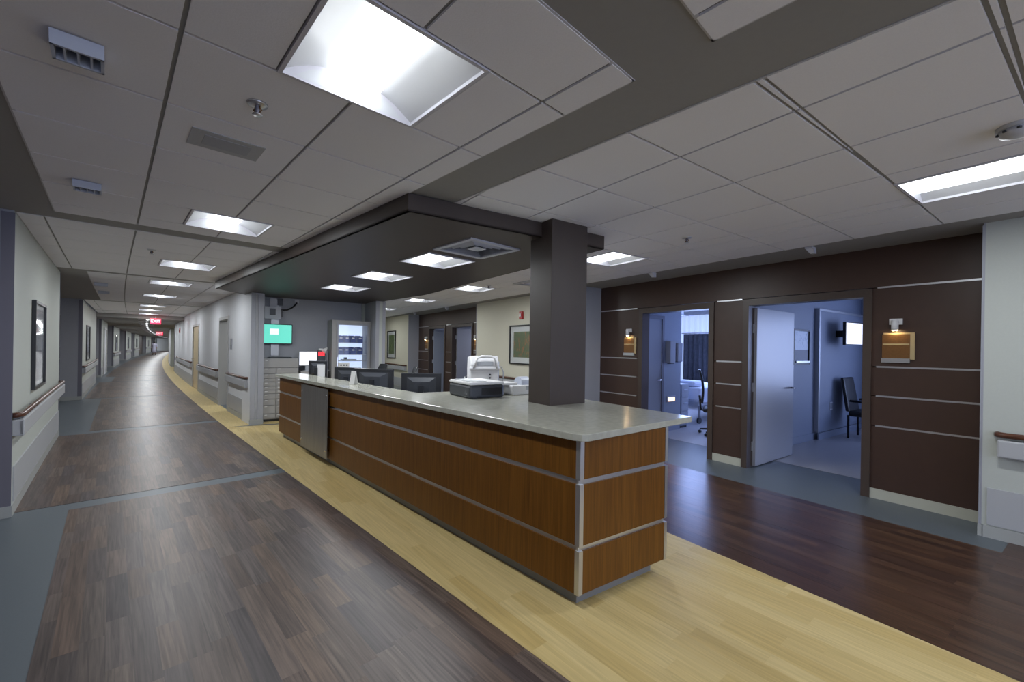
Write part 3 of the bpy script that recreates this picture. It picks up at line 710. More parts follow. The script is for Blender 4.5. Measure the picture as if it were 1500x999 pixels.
# beam across the corridor with the exit sign
bm_ = obj('ceiling', band(MB(), L, lambda t: NL(t) - 0.62, NR, 22.56, 22.95, H - 0.16, H), 'gypsum_grey'); tag(bm_, 'dark grey beam crossing the corridor ceiling above the exit sign', 'beam', kind='structure')
def exit_sign(t, n, z, s, label):
    o = thing('exit_sign', label, 'sign', L(n, t, z), head(t))
    obj('housing', MB().box(-0.17*s, 0.17*s, -0.02, 0.02, -0.11*s, 0.11*s), 'exit_red', o); obj('stem', MB().tube([(0, 0, 0.11*s), (0, 0, 0.11*s + 0.09)], 0.015), 'guard_grey', o)
    cu = bpy.data.curves.new('exit_text', 'FONT'); cu.body = 'EXIT'; cu.size = 0.15*s; cu.extrude = 0.002; cu.align_x = 'CENTER'; cu.align_y = 'CENTER'
    tmp = bpy.data.objects.new('t', cu); C.objects.link(tmp); dg = bpy.context.evaluated_depsgraph_get(); me = bpy.data.meshes.new_from_object(tmp.evaluated_get(dg)); bpy.data.objects.remove(tmp)
    me.materials.append(M['screen_pale']); q = link('lettering', me, o); q.rotation_euler = (math.pi/2, 0, 0); q.location = (0, -0.022, 0)
put_light(L(NR + 1.2, 12.3, H - 0.117), head(12.3), 'added light brightening the small room behind the open corridor doorway', 'added light in the corridor side room')  # fixture added to brighten the room behind the open doorway
o = obj('ceiling', band(MB(), L, NR + 0.15, NR + 2.3, 9.9, 14.4, H, H + 0.04), 'ceiling_tile'); tag(o, 'white ceiling of the small room behind the open corridor doorway', 'ceiling', kind='structure')
exit_sign(22.3, 1.02, 2.42, 1.0, 'red exit sign hanging at the corridor beam')
exit_sign(46.0, 1.35, 2.35, 1.3, 'red exit sign hanging far down the corridor')

# ================================================================== STATION: canopy, column, walls
def LS(n, t, z=0.0):                                   # straight corridor frame, no bend
    x, y = rot(TH, n, t); return (x, y, z)
CZ = 2.54
can = thing('canopy', 'dark brown dropped canopy over the nurses desk', 'canopy', kind='structure')
can_l = [(2.72, 4.14), (2.79, 5.64), (2.91, 7.23)]; can_v = (2.66, 3.34)
ps = [CAN]
for a, b in can_l + [can_v]:
    nx = []
    for q in ps: nx += sub_rect(q, a - hs, a + hs, b - hs, b + hs, LS)
    ps = nx
mb = MB()
for q in ps: mb.prism(q, CZ, CZ + 0.015)
obj('soffit', mb, 'canopy_brown', can)
for i in range(len(CAN)):
    a, b = CAN[i], CAN[(i+1) % len(CAN)]; l = math.hypot(b[0]-a[0], b[1]-a[1]); nx, ny = -(b[1]-a[1])/l*0.02, (b[0]-a[0])/l*0.02
    obj('fascia', MB().prism([a, b, (b[0]+nx, b[1]+ny), (a[0]+nx, a[1]+ny)], CZ, H - 0.008), 'canopy_brown', can)
for (n, t), w_ in zip(can_l, ('next to the stepped air diffuser', 'midway along', 'nearest the grey back wall')): put_light(LS(n, t, CZ), TH, 'square light set into the dark canopy ' + w_, 'lights in the dark canopy')
def air_diffuser(p, rz, label, s=LW):
    o = thing('air_diffuser', label, 'air vent', p, rz); w = s/2
    obj('face_frame', MB().box(-w, w, -w, -w + 0.05, -0.014, 0.0).box(-w, w, w - 0.05, w, -0.014, 0).box(-w, -w + 0.05, -w + 0.05, w - 0.05, -0.014, 0).box(w - 0.05, w, -w + 0.05, w - 0.05, -0.014, 0), 'vent_white', o)
    obj('throat', MB().box(-w + 0.02, w - 0.02, -w + 0.02, w - 0.02, 0.06, 0.07), 'vent_dark', o)
    for r0, z0 in ((w - 0.085, 0.0), (w - 0.145, 0.004), (w - 0.205, 0.010)):
        v = []; r1 = r0 + 0.035; z1 = z0 + 0.04
        for r_, z_ in ((r0, z0 - 0.012), (r1, z1)): v += [(-r_, -r_, z_), (r_, -r_, z_), (r_, r_, z_), (-r_, r_, z_)]
        obj('cone_ring', MB().add(v, [(i, (i+1) % 4, 4 + (i+1) % 4, 4 + i) for i in range(4)]), 'vent_white', o)
    obj('centre_plate', MB().box(-0.07, 0.07, -0.07, 0.07, -0.006, 0.0), 'vent_white', o)
    return o
air_diffuser(LS(*can_v, CZ), TH, 'square stepped air diffuser in the dark canopy')
air_diffuser(R(4.45, 5.75, H - 0.008), TR, 'square stepped air diffuser in the hall ceiling behind the column')
col = obj('column', MB().box(2.34, 2.76, 2.83, 3.14, 0, H - 0.002, R), 'canopy_brown', bevel=0.004); tag(col, 'square dark brown column rising from the desk to the ceiling', 'column', kind='structure')
o = obj('wall_back', MB().box(0.35, 2.95, 10.2, 10.32, 0, H, R), 'wall_grey'); tag(o, 'grey wall behind the nurses desk', 'wall', kind='structure')
o = obj('trim_2', MB().box(1.95, 2.16, 9.30, 10.0, 0, H, LS), 'wall_pale_grey'); tag(o, 'pale wall end with light corner guard beside the drawer cabinet', 'trim', kind='structure')
obj('corner_guard', MB().box(1.944, 2.02, 9.288, 9.30, 0.1, H - 0.15, LS), 'guard_grey', o); obj('corner_guard', MB().box(2.07, 2.166, 9.288, 9.30, 0.1, H - 0.15, LS), 'guard_grey', o); obj('cove_base', MB().box(1.935, 2.17, 9.28, 9.30, 0, 0.1, LS), 'cove_base', o)
o = obj('wall_back', MB().box(2.75, 2.95, 9.30, 10.2, 0, H, R), 'wall_grey'); tag(o, 'grey wall end right of the glass-front supply cabinet', 'wall', kind='structure')
obj('corner_guard', MB().box(2.744, 2.82, 9.285, 9.30, 0.1, H - 0.15, R), 'guard_grey', o); obj('light_face', MB().box(2.82, 2.89, 9.292, 9.30, 0.1, H - 0.15, R), 'wall_white', o); obj('corner_guard', MB().box(2.89, 2.956, 9.285, 9.30, 0.1, H - 0.15, R), 'guard_grey', o)
o = obj('wall_left', MB().box(2.80, 2.95, 10.32, 20, 0, H, R), 'wall_beige'); tag(o, 'beige inner wall of the hall behind the station', 'wall', kind='structure')
o = obj('wall_back', MB().box(2.8, 6.0, 19.9, 20.1, 0, H, R), 'wall_beige'); tag(o, 'beige wall closing the far end of the hall', 'wall', kind='structure')

# ================================================================== RECEPTION DESK
P0 = (0.411, 2.478); CT = 0.7505
def D(x, y, z=0.0):
    a, b = rot(CT, x, y); return (P0[0] + a, P0[1] + b, z)
def und(p): return rot(-CT, p[0] - P0[0], p[1] - P0[1])
def y_at(px_, lx, yy=540):                             # local y on the line local x = lx that falls in a pixel column
    k = ray(px_, yy)[0]; a = D(lx, 0); b = D(lx, 1); ux, uy = b[0]-a[0], b[1]-a[1]
    return (k*a[1] - a[0])/(ux - k*uy)
desk = thing('reception_desk', 'long cherry-veneer nurses desk with grey stone top', 'desk', (P0[0], P0[1], 0), CT)
E_ = -0.1505                                           # heading of the near end relative to the front
ex, ey = math.cos(E_), math.sin(E_); EL = 0.83
def lp(p): return und(p)
YE = 6.30
Rl = lambda n, t: und(R(n, t))
obj('carcass', MB().prism([(0.02, 0.015), (0.02 + ex*0.79, 0.02 + ey*0.79), Rl(2.53, 2.80), Rl(2.30, 2.80), Rl(2.30, 4.10), (0.34, 2.42), (0.34, YE), (0.02, YE)], 0.09, 1.01), 'alu_satin', desk)
obj('toe_kick', MB().prism([(0.06, 0.06), (0.06 + ex*0.70, 0.06 + ey*0.70), Rl(2.46, 2.78), Rl(2.32, 2.78), Rl(2.32, 4.06), (0.32, 2.40), (0.32, YE - 0.04), (0.06, YE - 0.04)], 0.0, 0.09), 'toe_grey', desk)
ys1, ys0 = y_at(440, -0.05, 610), y_at(478.5, -0.05, 610)
rows = [(0.095, 0.350), (0.382, 0.742), (0.774, 1.008)]
for z0, z1 in rows:
    obj('wood_panel', MB().box(0.0, 0.02, 0.032, ys0 + 0.06, z0, z1), 'cherry', desk)
    obj('wood_panel', MB().box(0.0, 0.02, ys0 + 0.065, YE, z0, z1), 'cherry', desk)
    q = lambda s, d: (s*ex + d*ey, s*ey - d*ex)          # along the end, outward offset
    obj('end_panel', MB().prism([q(0.032, 0.0), q(EL - 0.03, 0.0), q(EL - 0.03, -0.02), q(0.032, -0.02)], z0, z1), 'cherry', desk)
    obj('corner_post', MB().prism([(-0.002, 0.030), (-0.002, -0.002), q(0.030, 0.002), q(0.030, -0.02), (0.02, 0.030)], z0 - 0.002, z1 + 0.002), 'alu', desk)
    obj('corner_post', MB().prism([q(EL - 0.028, 0.002), q(EL + 0.002, 0.002), q(EL + 0.002, -0.03), q(EL - 0.028, -0.02)], z0 - 0.002, z1 + 0.002), 'alu', desk)
for z0, z1 in ((0.350, 0.382), (0.742, 0.774)):
    obj('metal_rail', MB().box(0.012, 0.021, 0.03, YE, z0, z1), 'alu', desk)
    obj('metal_rail', MB().prism([q(0.0, -0.012), q(EL - 0.02, -0.012), q(EL - 0.02, -0.025), q(0.0, -0.025)], z0, z1), 'alu', desk)
tip = und((1.358, 3.168)); e5 = 0.005
top = [(-0.05, 0.02), (-0.035, -0.035), (0.0, -0.058), tip, (tip[0] + 0.01, tip[1] + 0.05), Rl(2.95, 3.10), Rl(2.763, 3.10), Rl(2.763, 2.826), Rl(2.336, 2.826), Rl(2.336, 3.145), Rl(2.763, 3.145), Rl(2.763, 3.102), Rl(2.95, 3.102), Rl(2.95, 4.2), (0.37, 2.46), (0.37, YE + 0.10), (-0.03, YE + 0.14), (-0.05, YE + 0.10)]
obj('countertop', MB().prism(top, 1.01, 1.052), 'stone_top', desk, 0.004)
sp = obj('steel_panel', MB().box(-0.045, -0.040, ys0, ys1, 0.10, 0.985), 'steel_brushed', desk, label='brushed steel panel on four standoffs')
for y in (ys0 + 0.05, ys1 - 0.05):
    for z in (0.20, 0.90): obj('standoff', MB().tube([(-0.055, y, z), (0.0, y, z)], 0.013, 10), 'chrome', sp)
# work surface behind the ledge
wk = thing('work_table', 'grey work table behind the desk ledge', 'table', (P0[0], P0[1], 0), CT)
obj('table_top', MB().box(0.375, 1.15, 2.62, YE - 0.02, 0.70, 0.74), 'guard_grey', wk)
for y in (2.70, 4.5, YE - 0.1): obj('support_panel', MB().box(0.40, 1.05, y, y + 0.03, 0, 0.70), 'cabinet_beige', wk)

def monitor(label, x, y, rz, w, h, z0, zc, grp=None, screen='dark_plastic', m='dark_plastic', paper=None, name='computer_monitor'):
    """screen faces local +x; stands at z0 with its centre at zc (absolute)"""
    p = D(x, y, z0); o = thing(name, label, 'monitor', p, CT + rz, grp); c = zc - z0
    obj('shell', MB().extr([(-w/2, c - h/2), (w/2, c - h/2), (w/2, c + h/2), (-w/2, c + h/2)], 0.0, 0.022), m, o, 0.006)
    v = [(0.0, -w*0.36, c - h*0.36), (0.0, w*0.36, c - h*0.36), (0.0, w*0.36, c + h*0.36), (0.0, -w*0.36, c + h*0.36), (-0.035, -w*0.2, c - h*0.24), (-0.035, w*0.2, c - h*0.24), (-0.035, w*0.2, c + h*0.2), (-0.035, -w*0.2, c + h*0.2)]
    obj('back_hump', MB().add(v, [(4, 5, 6, 7), (0, 1, 5, 4), (1, 2, 6, 5), (2, 3, 7, 6), (3, 0, 4, 7), (0, 3, 2, 1)]), 'charcoal', o)
    obj('screen', MB().box(0.022, 0.024, -w/2 + 0.015, w/2 - 0.015, c - h/2 + 0.02, c + h/2 - 0.015), screen, o)
    obj('stand_neck', MB().box(-0.06, -0.03, -0.03, 0.03, 0.01, c + 0.03), 'dark_plastic', o); obj('stand_foot', MB().box(-0.13, 0.10, -0.12, 0.12, 0.0, 0.012), 'dark_plastic', o, 0.004)
    if paper: obj('note_paper', MB().box(-0.048, -0.046, *paper), 'paper', o)
    return o
def task_chair(p, rz, label, zs=0.48, back=0.60, grp=None):
    """office chair on five castors; sitter looks along +x"""
    o = thing('office_chair', label, 'chair', p, rz, grp)
    obj('seat', MB().box(-0.24, 0.24, -0.24, 0.24, zs - 0.04, zs + 0.03), 'mesh_black', o, 0.03)
    bk = MB(); k = 10; v = []
    for i in range(k + 1):
        q = i/k; z = zs + 0.12 + back*q; wd = 0.21*(1 - 0.35*max(0, q - 0.75)/0.25); x = -0.25 - 0.05*q + 0.04*math.sin(q*3.1)
        for s in (-1, -0.5, 0, 0.5, 1): v.append((x - 0.03*(1 - s*s), s*wd, z))
    bk.add(v, [(5*i+j, 5*i+j+1, 5*i+j+6, 5*i+j+5) for i in range(k) for j in range(4)], True)
    bo = obj('backrest', bk, 'mesh_black', o); sd = bo.modifiers.new('t', 'SOLIDIFY'); sd.thickness = 0.012
    rim = [(v[5*i][0], v[5*i][1], v[5*i][2]) for i in range(k + 1)] + [v[5*k + j] for j in range(1, 5)] + [v[5*i + 4] for i in range(k - 1, -1, -1)]
    obj('back_rim', MB().tube(rim, 0.014, 6), 'black', o)
    obj('back_support', MB().tube([(-0.05, 0, zs - 0.05), (-0.27, 0, zs - 0.02), (-0.30, 0, zs + 0.25)], 0.02, 8), 'black', o)
    for s in (-1, 1):
        ar = obj('armrest', MB().box(-0.12, 0.14, s*0.29 - 0.035, s*0.29 + 0.035, zs + 0.21, zs + 0.235), 'black', o, 0.01); obj('arm_post', MB().tube([(0, s*0.20, zs - 0.03), (0, s*0.29, zs - 0.01), (0, s*0.29, zs + 0.21)], 0.016, 8), 'black', ar)
    obj('gas_lift', MB().tube([(0, 0, 0.08), (0, 0, zs - 0.03)], 0.025, 10), 'black', o)
    for i in range(5):
        w = 2*math.pi*i/5 + 0.3; cx, cy = 0.30*math.cos(w), 0.30*math.sin(w)
        lg = obj('base_leg', MB().tube([(0, 0, 0.11), (cx, cy, 0.075)], [0.024, 0.015], 8), 'black', o)
        obj('castor', MB().tube([(cx - 0.02*math.sin(w), cy + 0.02*math.cos(w), 0.030), (cx + 0.02*math.sin(w), cy - 0.02*math.cos(w), 0.030)], 0.029, 12), 'black', lg)
    return o
def zpx(px_, py_, lx): return zat(px_, py_, D(lx, y_at(px_, lx))[1])
# things on the ledge and the work table
y = y_at(465, 0.62); monitor('small black screen with a white note taped to its back', 0.62, y, 0.75, 0.34, 0.30, 0.74, 1.12, paper=(-0.16, -0.02, 0.25, 0.47))
y = y_at(547, 0.62); monitor('wide black screen seen from behind at the middle of the desk', 0.62, y, 0.62, 0.60, 0.36, 0.74, 1.05)
y = y_at(613, 0.62); monitor('black screen turned sideways beside the mesh chair', 0.66, y, 0.95, 0.47, 0.34, 0.74, 1.06)
y = y_at(509, 0.62); monitor('low dark screen behind the folded white card', 0.62, y, 0.70, 0.44, 0.34, 0.74, 1.04)
task_chair(D(1.65, y_at(541, 1.65)), CT + math.pi, 'black mesh office chair behind the wide screen', 0.46, 0.60)
task_chair(D(1.60, y_at(583, 1.60)), CT + math.pi - 0.4, 'black mesh office chair beside the sideways screen', 0.46, 0.60)
p = D(0.22, y_at(518, 0.22), 1.053); o = thing('folded_card', 'folded white paper card standing on the desk ledge', 'card', p, CT + 0.2)
obj('front_leaf', MB().add([(-0.03, -0.05, 0), (-0.03, 0.05, 0), (0, 0.05, 0.17), (0, -0.05, 0.17), (-0.028, -0.05, 0), (-0.028, 0.05, 0), (0.002, 0.05, 0.17), (0.002, -0.05, 0.17)], [(0, 1, 2, 3), (4, 7, 6, 5), (0, 4, 5, 1), (2, 6, 7, 3), (1, 5, 6, 2), (0, 3, 7, 4)]), 'paper', o)
obj('back_leaf', MB().add([(0.03, -0.05, 0), (0.03, 0.05, 0), (0, 0.05, 0.17), (0, -0.05, 0.17), (0.032, -0.05, 0), (0.032, 0.05, 0), (0.002, 0.05, 0.17), (0.002, -0.05, 0.17)], [(0, 3, 2, 1), (4, 5, 6, 7), (0, 1, 5, 4), (2, 3, 7, 6), (1, 2, 6, 5), (0, 4, 7, 3)]), 'paper', o)
# printer on the wide part of the top
a, b, c = F(648, 578, 1.053), F(688, 584.5, 1.053), F(738.5, 581.5, 1.053)
rzp = math.atan2(c[1]-b[1], c[0]-b[0]); wpr = math.hypot(c[0]-b[0], c[1]-b[1]); dpr = math.hypot(a[0]-b[0], a[1]-b[1])
o = thing('printer', 'low black printer with pale grey lid on the desk top', 'printer', b, rzp)
obj('printer_body', MB().box(0, wpr, 0, dpr, 0, 0.125), 'charcoal', o, 0.02); obj('front_slot', MB().box(0.13, wpr - 0.03, -0.004, 0.01, 0.03, 0.10), 'black', o)
obj('lid', MB().box(-0.002, wpr + 0.002, -0.002, dpr + 0.002, 0.127, 0.158), 'white_plastic', o, 0.015); obj('lid_panel', MB().box(0.03, wpr - 0.18, 0.05, dpr - 0.05, 0.159, 0.163), 'grey_plastic', o)
obj('side_foot', MB().box(0.03, 0.07, -0.002, 0.03, -0.0, 0.02), 'black', o)
# white desk-top machine beside the column
b2 = F(742, 582, 1.053); b2 = (b2[0] + 0.06, b2[1] + 0.18, b2[2]); o = thing('label_printer', 'white desk-top machine with rounded paper cover beside the column', 'printer', b2, TR)
obj('machine_body', MB().box(0, 0.27, 0, 0.30, 0, 0.10), 'white_plastic', o, 0.012); obj('tray', MB().box(-0.15, 0.12, 0.08, 0.30, 0.10, 0.125), 'white_plastic', o, 0.006)
cv = MB(); pr = [(0.10 + 0.075*math.cos(math.pi*i/10) + 0.02, 0.10 + 0.085*math.sin(math.pi*i/10)) for i in range(11)]
cv.extr(pr, 0.15, 0.27); obj('paper_cover', cv, 'pale_blue_plastic', o)
obj('button_panel', MB().box(0.17, 0.25, -0.003, 0.004, 0.05, 0.09), 'grey_plastic', o)
# vital-signs monitor standing behind the printer
kv = ray(707, 540)[0]; vp = (kv*5.55, 5.55, 0)
zb, zt = zat(707, 562, vp[1]), zat(707, 521, vp[1]); o = thing('patient_monitor', 'pale grey patient monitor with carry handle on a pole behind the printer', 'monitor', vp, TR - 0.25)
hh = zt - zb; ww = 42*vp[1]/FPX
bd = MB(); prof = [(-0.09, zb), (0.09, zb), (0.10, zb + hh*0.55), (0.08, zt - 0.02), (-0.05, zt), (-0.11, zb + hh*0.70), (-0.10, zb + hh*0.5)]
bd.extr(prof, -ww/2, ww/2); obj('monitor_body', bd, 'white_plastic', o, 0.012)
obj('front_band', MB().box(-ww/2 - 0.012, ww/2 + 0.012, -0.125, -0.06, zb + hh*0.50, zb + hh*0.62), 'white_plastic', o, 0.012)
obj('carry_handle', MB().tube([(-ww*0.42, -0.12, zb + hh*0.56), (-ww*0.30, -0.13, zt - 0.03), (-ww*0.15, -0.125, zt - 0.008), (ww*0.2, -0.125, zt - 0.008), (ww*0.34, -0.13, zt - 0.03), (ww*0.42, -0.12, zb + hh*0.56)], 0.016, 8), 'white_plastic', o)
obj('handle_recess', MB().box(-ww*0.28, ww*0.28, -0.118, -0.09, zb + hh*0.66, zb + hh*0.80), 'grey_plastic', o, 0.006)
for i in range(3): obj('socket', MB().tube([(ww*0.18, -0.10, zb + hh*(0.12 + 0.11*i)), (ww*0.18, -0.112, zb + hh*(0.12 + 0.11*i))], 0.011, 10), 'black', o)
obj('side_panel', MB().box(ww/2, ww/2 + 0.012, -0.08, 0.07, zb + 0.02, zb + hh*0.8), 'pale_blue_plastic', o)
obj('cable', MB().tube([(ww/2 + 0.01, 0, zb + hh*0.62), (ww/2 + 0.07, 0, zb + hh*0.60), (ww/2 + 0.10, 0, zb + hh*0.4), (ww/2 + 0.09, 0, zb - 0.1)], 0.009, 6), 'grey_plastic', o)
obj('cable', MB().tube([(-ww/2, 0, zb + hh*0.30), (-ww/2 - 0.05, 0, zb + hh*0.25), (-ww/2 - 0.06, 0, zb - 0.15)], 0.008, 6), 'white_plastic', o)
obj('pole', MB().tube([(0, 0, 0.08), (0, 0, zb)], 0.02, 10), 'chrome', o)
for i in range(5):
    w = 2*math.pi*i/5; lg = obj('base_leg', MB().tube([(0, 0, 0.10), (0.28*math.cos(w), 0.28*math.sin(w), 0.07)], 0.016, 8), 'grey_plastic', o)
    obj('castor', MB().tube([(0.28*math.cos(w) - 0.015*math.sin(w), 0.28*math.sin(w) + 0.015*math.cos(w), 0.03), (0.28*math.cos(w) + 0.015*math.sin(w), 0.28*math.sin(w) - 0.015*math.cos(w), 0.03)], 0.03, 10), 'black', lg)

# ---- cabinets along the grey wall
def RO(n, t, z=0.0): return R(n, t, z)
o = thing('drawer_cabinet', 'tall grey medication cabinet with many shallow drawers', 'cabinet', R(0.67, 9.72), TR)
W1_, Hc = 0.63, 1.27
obj('cabinet_body', MB().box(0, W1_, 0.02, 0.46, 0.05, Hc), 'cabinet_beige', o); obj('plinth', MB().box(0.02, W1_ - 0.02, 0.05, 0.44, 0, 0.05), 'black', o)
zc = [0.07, 0.16, 0.33, 0.45, 0.56, 0.63, 0.71, 0.80, 0.87, 0.96, 1.08, 1.25]
for z0, z1 in zip(zc[:-1], zc[1:]):
    for x0, x1 in ((0.0, 0.22), (0.225, W1_)) if z1 < 1.2 else ((0.0, W1_),):
        d = obj('drawer', MB().box(x0 + 0.004, x1 - 0.004, 0.0, 0.02, z0 + 0.005, z1 - 0.005), 'cabinet_beige', o, 0.002); obj('pull', MB().box(x0 + 0.03, x0 + 0.075, -0.006, 0.0, z1 - 0.03, z1 - 0.016), 'white_plastic', d)
o = thing('drawer_unit', 'low grey drawer unit under the bright screen', 'cabinet', R(1.34, 9.70), TR)
obj('unit_body', MB().box(0, 0.52, 0.02, 0.48, 0.05, 1.0), 'cabinet_beige', o); obj('plinth', MB().box(0.02, 0.5, 0.05, 0.46, 0, 0.05), 'black', o)
for k in range(5):
    for x0, x1 in ((0.0, 0.26), (0.265, 0.52)):
        d = obj('drawer', MB().box(x0 + 0.004, x1 - 0.004, 0, 0.02, 0.07 + 0.185*k, 0.245 + 0.185*k), 'cabinet_beige', o, 0.002); obj('label_holder', MB().box(x0 + 0.06, x1 - 0.06, -0.005, 0, 0.20 + 0.185*k, 0.225 + 0.185*k), 'white_plastic', d)
o = thing('computer_monitor', 'bright white screen on the low drawer unit', 'monitor', R(1.50, 9.86, 1.0), TR)
obj('shell', MB().box(-0.18, 0.18, 0, 0.03, 0.11, 0.42), 'grey_plastic', o, 0.006); obj('screen', MB().box(-0.165, 0.165, -0.002, 0, 0.125, 0.405), 'screen_white', o); obj('stand', MB().box(-0.05, 0.05, 0.01, 0.04, 0.012, 0.15), 'grey_plastic', o); obj('foot', MB().box(-0.1, 0.1, -0.06, 0.1, 0.0, 0.012), 'grey_plastic', o)
o = thing('card_reader', 'small reader with red display on the low drawer unit', 'reader', R(1.76, 9.86, 1.0), TR)
obj('reader_body', MB().box(-0.08, 0.08, 0, 0.08, 0, 0.44), 'charcoal', o, 0.01); obj('display', MB().box(-0.06, 0.06, -0.003, 0, 0.32, 0.41), 'screen_red', o); obj('paper_bracket', MB().box(-0.05, 0.03, 0.0, 0.04, 0.44, 0.48), 'paper', o)
o = thing('wall_screen', 'teal wall screen on a vertical track above the medication cabinet', 'screen', R(0.90, 10.2, 1.78), TR)
obj('mount_track', MB().box(-0.07, 0.07, -0.03, -0.002, -0.46, 0.72), 'alu_satin', o); obj('shell', MB().box(-0.36, 0.32, -0.12, -0.08, -0.22, 0.20), 'black', o, 0.006)
s_ = obj('display', MB().box(-0.345, 0.305, -0.123, -0.12, -0.20, 0.185), 'screen_teal', o); obj('dialog_box', MB().box(-0.10, 0.06, -0.125, -0.123, -0.02, 0.10), 'screen_pale', s_)
obj('screen_arm', MB().box(-0.06, 0.06, -0.08, -0.03, -0.08, 0.08), 'alu_satin', o)
bx_ = obj('equipment_box', MB().box(-0.20, 0.10, -0.13, -0.03, 0.30, 0.56), 'vent_white', o, 0.006); obj('side_grip', MB().box(-0.24, -0.20, -0.10, -0.04, 0.36, 0.56), 'black', bx_); obj('side_grip', MB().box(0.10, 0.14, -0.10, -0.04, 0.36, 0.50), 'black', bx_); obj('dark_dial', MB().box(-0.11, 0.0, -0.135, -0.13, 0.38, 0.52), 'charcoal', bx_)
obj('conduit_box', MB().box(-0.10, 0.02, -0.06, -0.03, 0.56, 0.735), 'vent_white', o, 0.004); obj('call_box', MB().box(0.04, 0.14, -0.08, -0.002, 0.60, 0.74), 'black', o)
obj('hose', MB().tube([(0.10, -0.06, 0.50), (0.22, -0.07, 0.51), (0.32, -0.05, 0.57), (0.38, -0.03, 0.63), (0.41, -0.005, 0.68)], 0.016, 8), 'black', o)
obj('hose_plate', MB().box(0.37, 0.45, -0.01, -0.002, 0.67, 0.74), 'vent_white', o)
o = thing('keyboard', 'black keyboard lying on the medication cabinet', 'keyboard', R(0.97, 9.90, 1.27), TR); obj('key_deck', MB().box(-0.22, 0.22, -0.08, 0.08, 0, 0.02), 'black', o, 0.004); obj('keys', MB().box(-0.20, 0.20, -0.06, 0.06, 0.02, 0.028), 'charcoal', o)
# glass-front supply cabinet with lit shelves
SC0 = (1.93, 9.64); SW, SD, SH = 0.81, 0.52, 2.10
o = thing('supply_cabinet', 'tall glass-front supply cabinet with brightly lit shelves', 'cabinet', R(*SC0), TR)
fr = MB().box(0, 0.10, 0.03, SD, 0.06, SH).box(SW - 0.05, SW, 0.03, SD, 0.06, SH).box(0.10, SW - 0.05, 0.03, SD, SH - 0.07, SH).box(0.10, SW - 0.05, 0.03, SD, 0.06, 0.30)
obj('cabinet_body', fr, 'cabinet_beige', o); obj('back_panel', MB().box(0.10, SW - 0.05, SD - 0.02, SD - 0.005, 0.30, SH - 0.07), 'cab_glow', o, label='glowing white back panel'); obj('plinth', MB().box(0.02, SW - 0.02, 0.06, SD - 0.02, 0, 0.06), 'black', o)
shz = [0.70, 0.98, 1.22, 1.36, 1.62, 1.86]
for z in shz[:-1]: obj('shelf', MB().box(0.10, SW - 0.05, 0.08, SD - 0.02, z - 0.012, z), 'alu_satin', o)
dr = obj('glass_door', MB().box(0.10, SW - 0.05, 0.045, 0.049, 0.31, SH - 0.08), 'glass', o); obj('door_stile', MB().box(0.09, 0.13, 0.015, 0.04, 0.30, SH - 0.07), 'guard_grey', dr); obj('door_stile', MB().box(SW - 0.07, SW - 0.04, 0.015, 0.04, 0.30, SH - 0.07), 'guard_grey', dr); obj('door_rail', MB().box(0.13, SW - 0.07, 0.015, 0.04, SH - 0.10, SH - 0.07), 'guard_grey', dr); obj('pull', MB().box(0.10, 0.115, -0.015, 0.015, 1.1, 1.3), 'chrome', dr)
for zi, xs, ht in ((1.62, (0.15, 0.28, 0.41, 0.56), 0.13), (1.36, (0.15, 0.28, 0.41, 0.56), 0.13), (0.70, (0.44, 0.56), 0.14)):
    for x in xs:
        p = R(SC0[0] + x, SC0[1] + 0.14, zi); q = thing('supply_bin', {1.62: 'blue plastic bin on the top shelf of the supply cabinet', 1.36: 'blue plastic bin on the second shelf of the supply cabinet', 0.70: 'blue plastic bin on the low shelf of the supply cabinet'}[zi], 'bin', p, TR, 'blue bins in the supply cabinet')
        w_ = 0.12 if x > 0.5 else 0.115
        obj('bin_shell', MB().box(0, w_, 0, 0.01, 0, ht).box(0, w_, 0.20, 0.21, 0, ht + 0.03).box(0, 0.006, 0.01, 0.20, 0, ht + 0.02).box(w_ - 0.006, w_, 0.01, 0.20, 0, ht + 0.02).box(0.006, w_ - 0.006, 0.01, 0.20, 0, 0.006), 'bin_blue', q); obj('bin_label', MB().box(0.03, w_ - 0.03, -0.003, 0, ht - 0.045, ht - 0.02), 'paper', q)
o = thing('notice', 'white printed notice taped inside the supply cabinet door', 'notice', R(SC0[0] + 0.13, SC0[1] + 0.040, 0.78), TR); obj('sheet', MB().box(0, 0.24, 0, 0.002, 0, 0.40), 'paper', o)
for z in (0.06, 0.33):
    for x in (0.05, 0.11, 0.17): obj('symbol', MB().box(x, x + 0.03, -0.002, 0, z, z + 0.03), 'charcoal', o)
o = thing('device', 'small grey device on the third shelf of the supply cabinet', 'device', R(SC0[0] + 0.30, SC0[1] + 0.2, 1.22), TR); obj('device_base', MB().box(-0.06, 0.26, 0, 0.12, 0, 0.03), 'grey_plastic', o, 0.004); obj('device_top', MB().box(0, 0.06, 0.02, 0.08, 0.03, 0.07), 'charcoal', o, 0.004)
o = thing('desk_lamp', 'grey lamp with pale cone shade clamped beside the supply cabinet', 'lamp', R(1.84, 9.78, 1.0), TR)
obj('lamp_post', MB().tube([(0.03, 0.02, 0), (0.03, 0.02, 0.40), (0.0, 0.0, 0.46)], 0.008, 6), 'guard_grey', o); obj('lamp_shade', MB().tube([(0.02, 0, 0.50), (-0.06, -0.03, 0.42)], [0.012, 0.055], 12), 'white_plastic', o); obj('base', MB().box(0.0, 0.06, -0.02, 0.06, 0, 0.01), 'guard_grey', o)

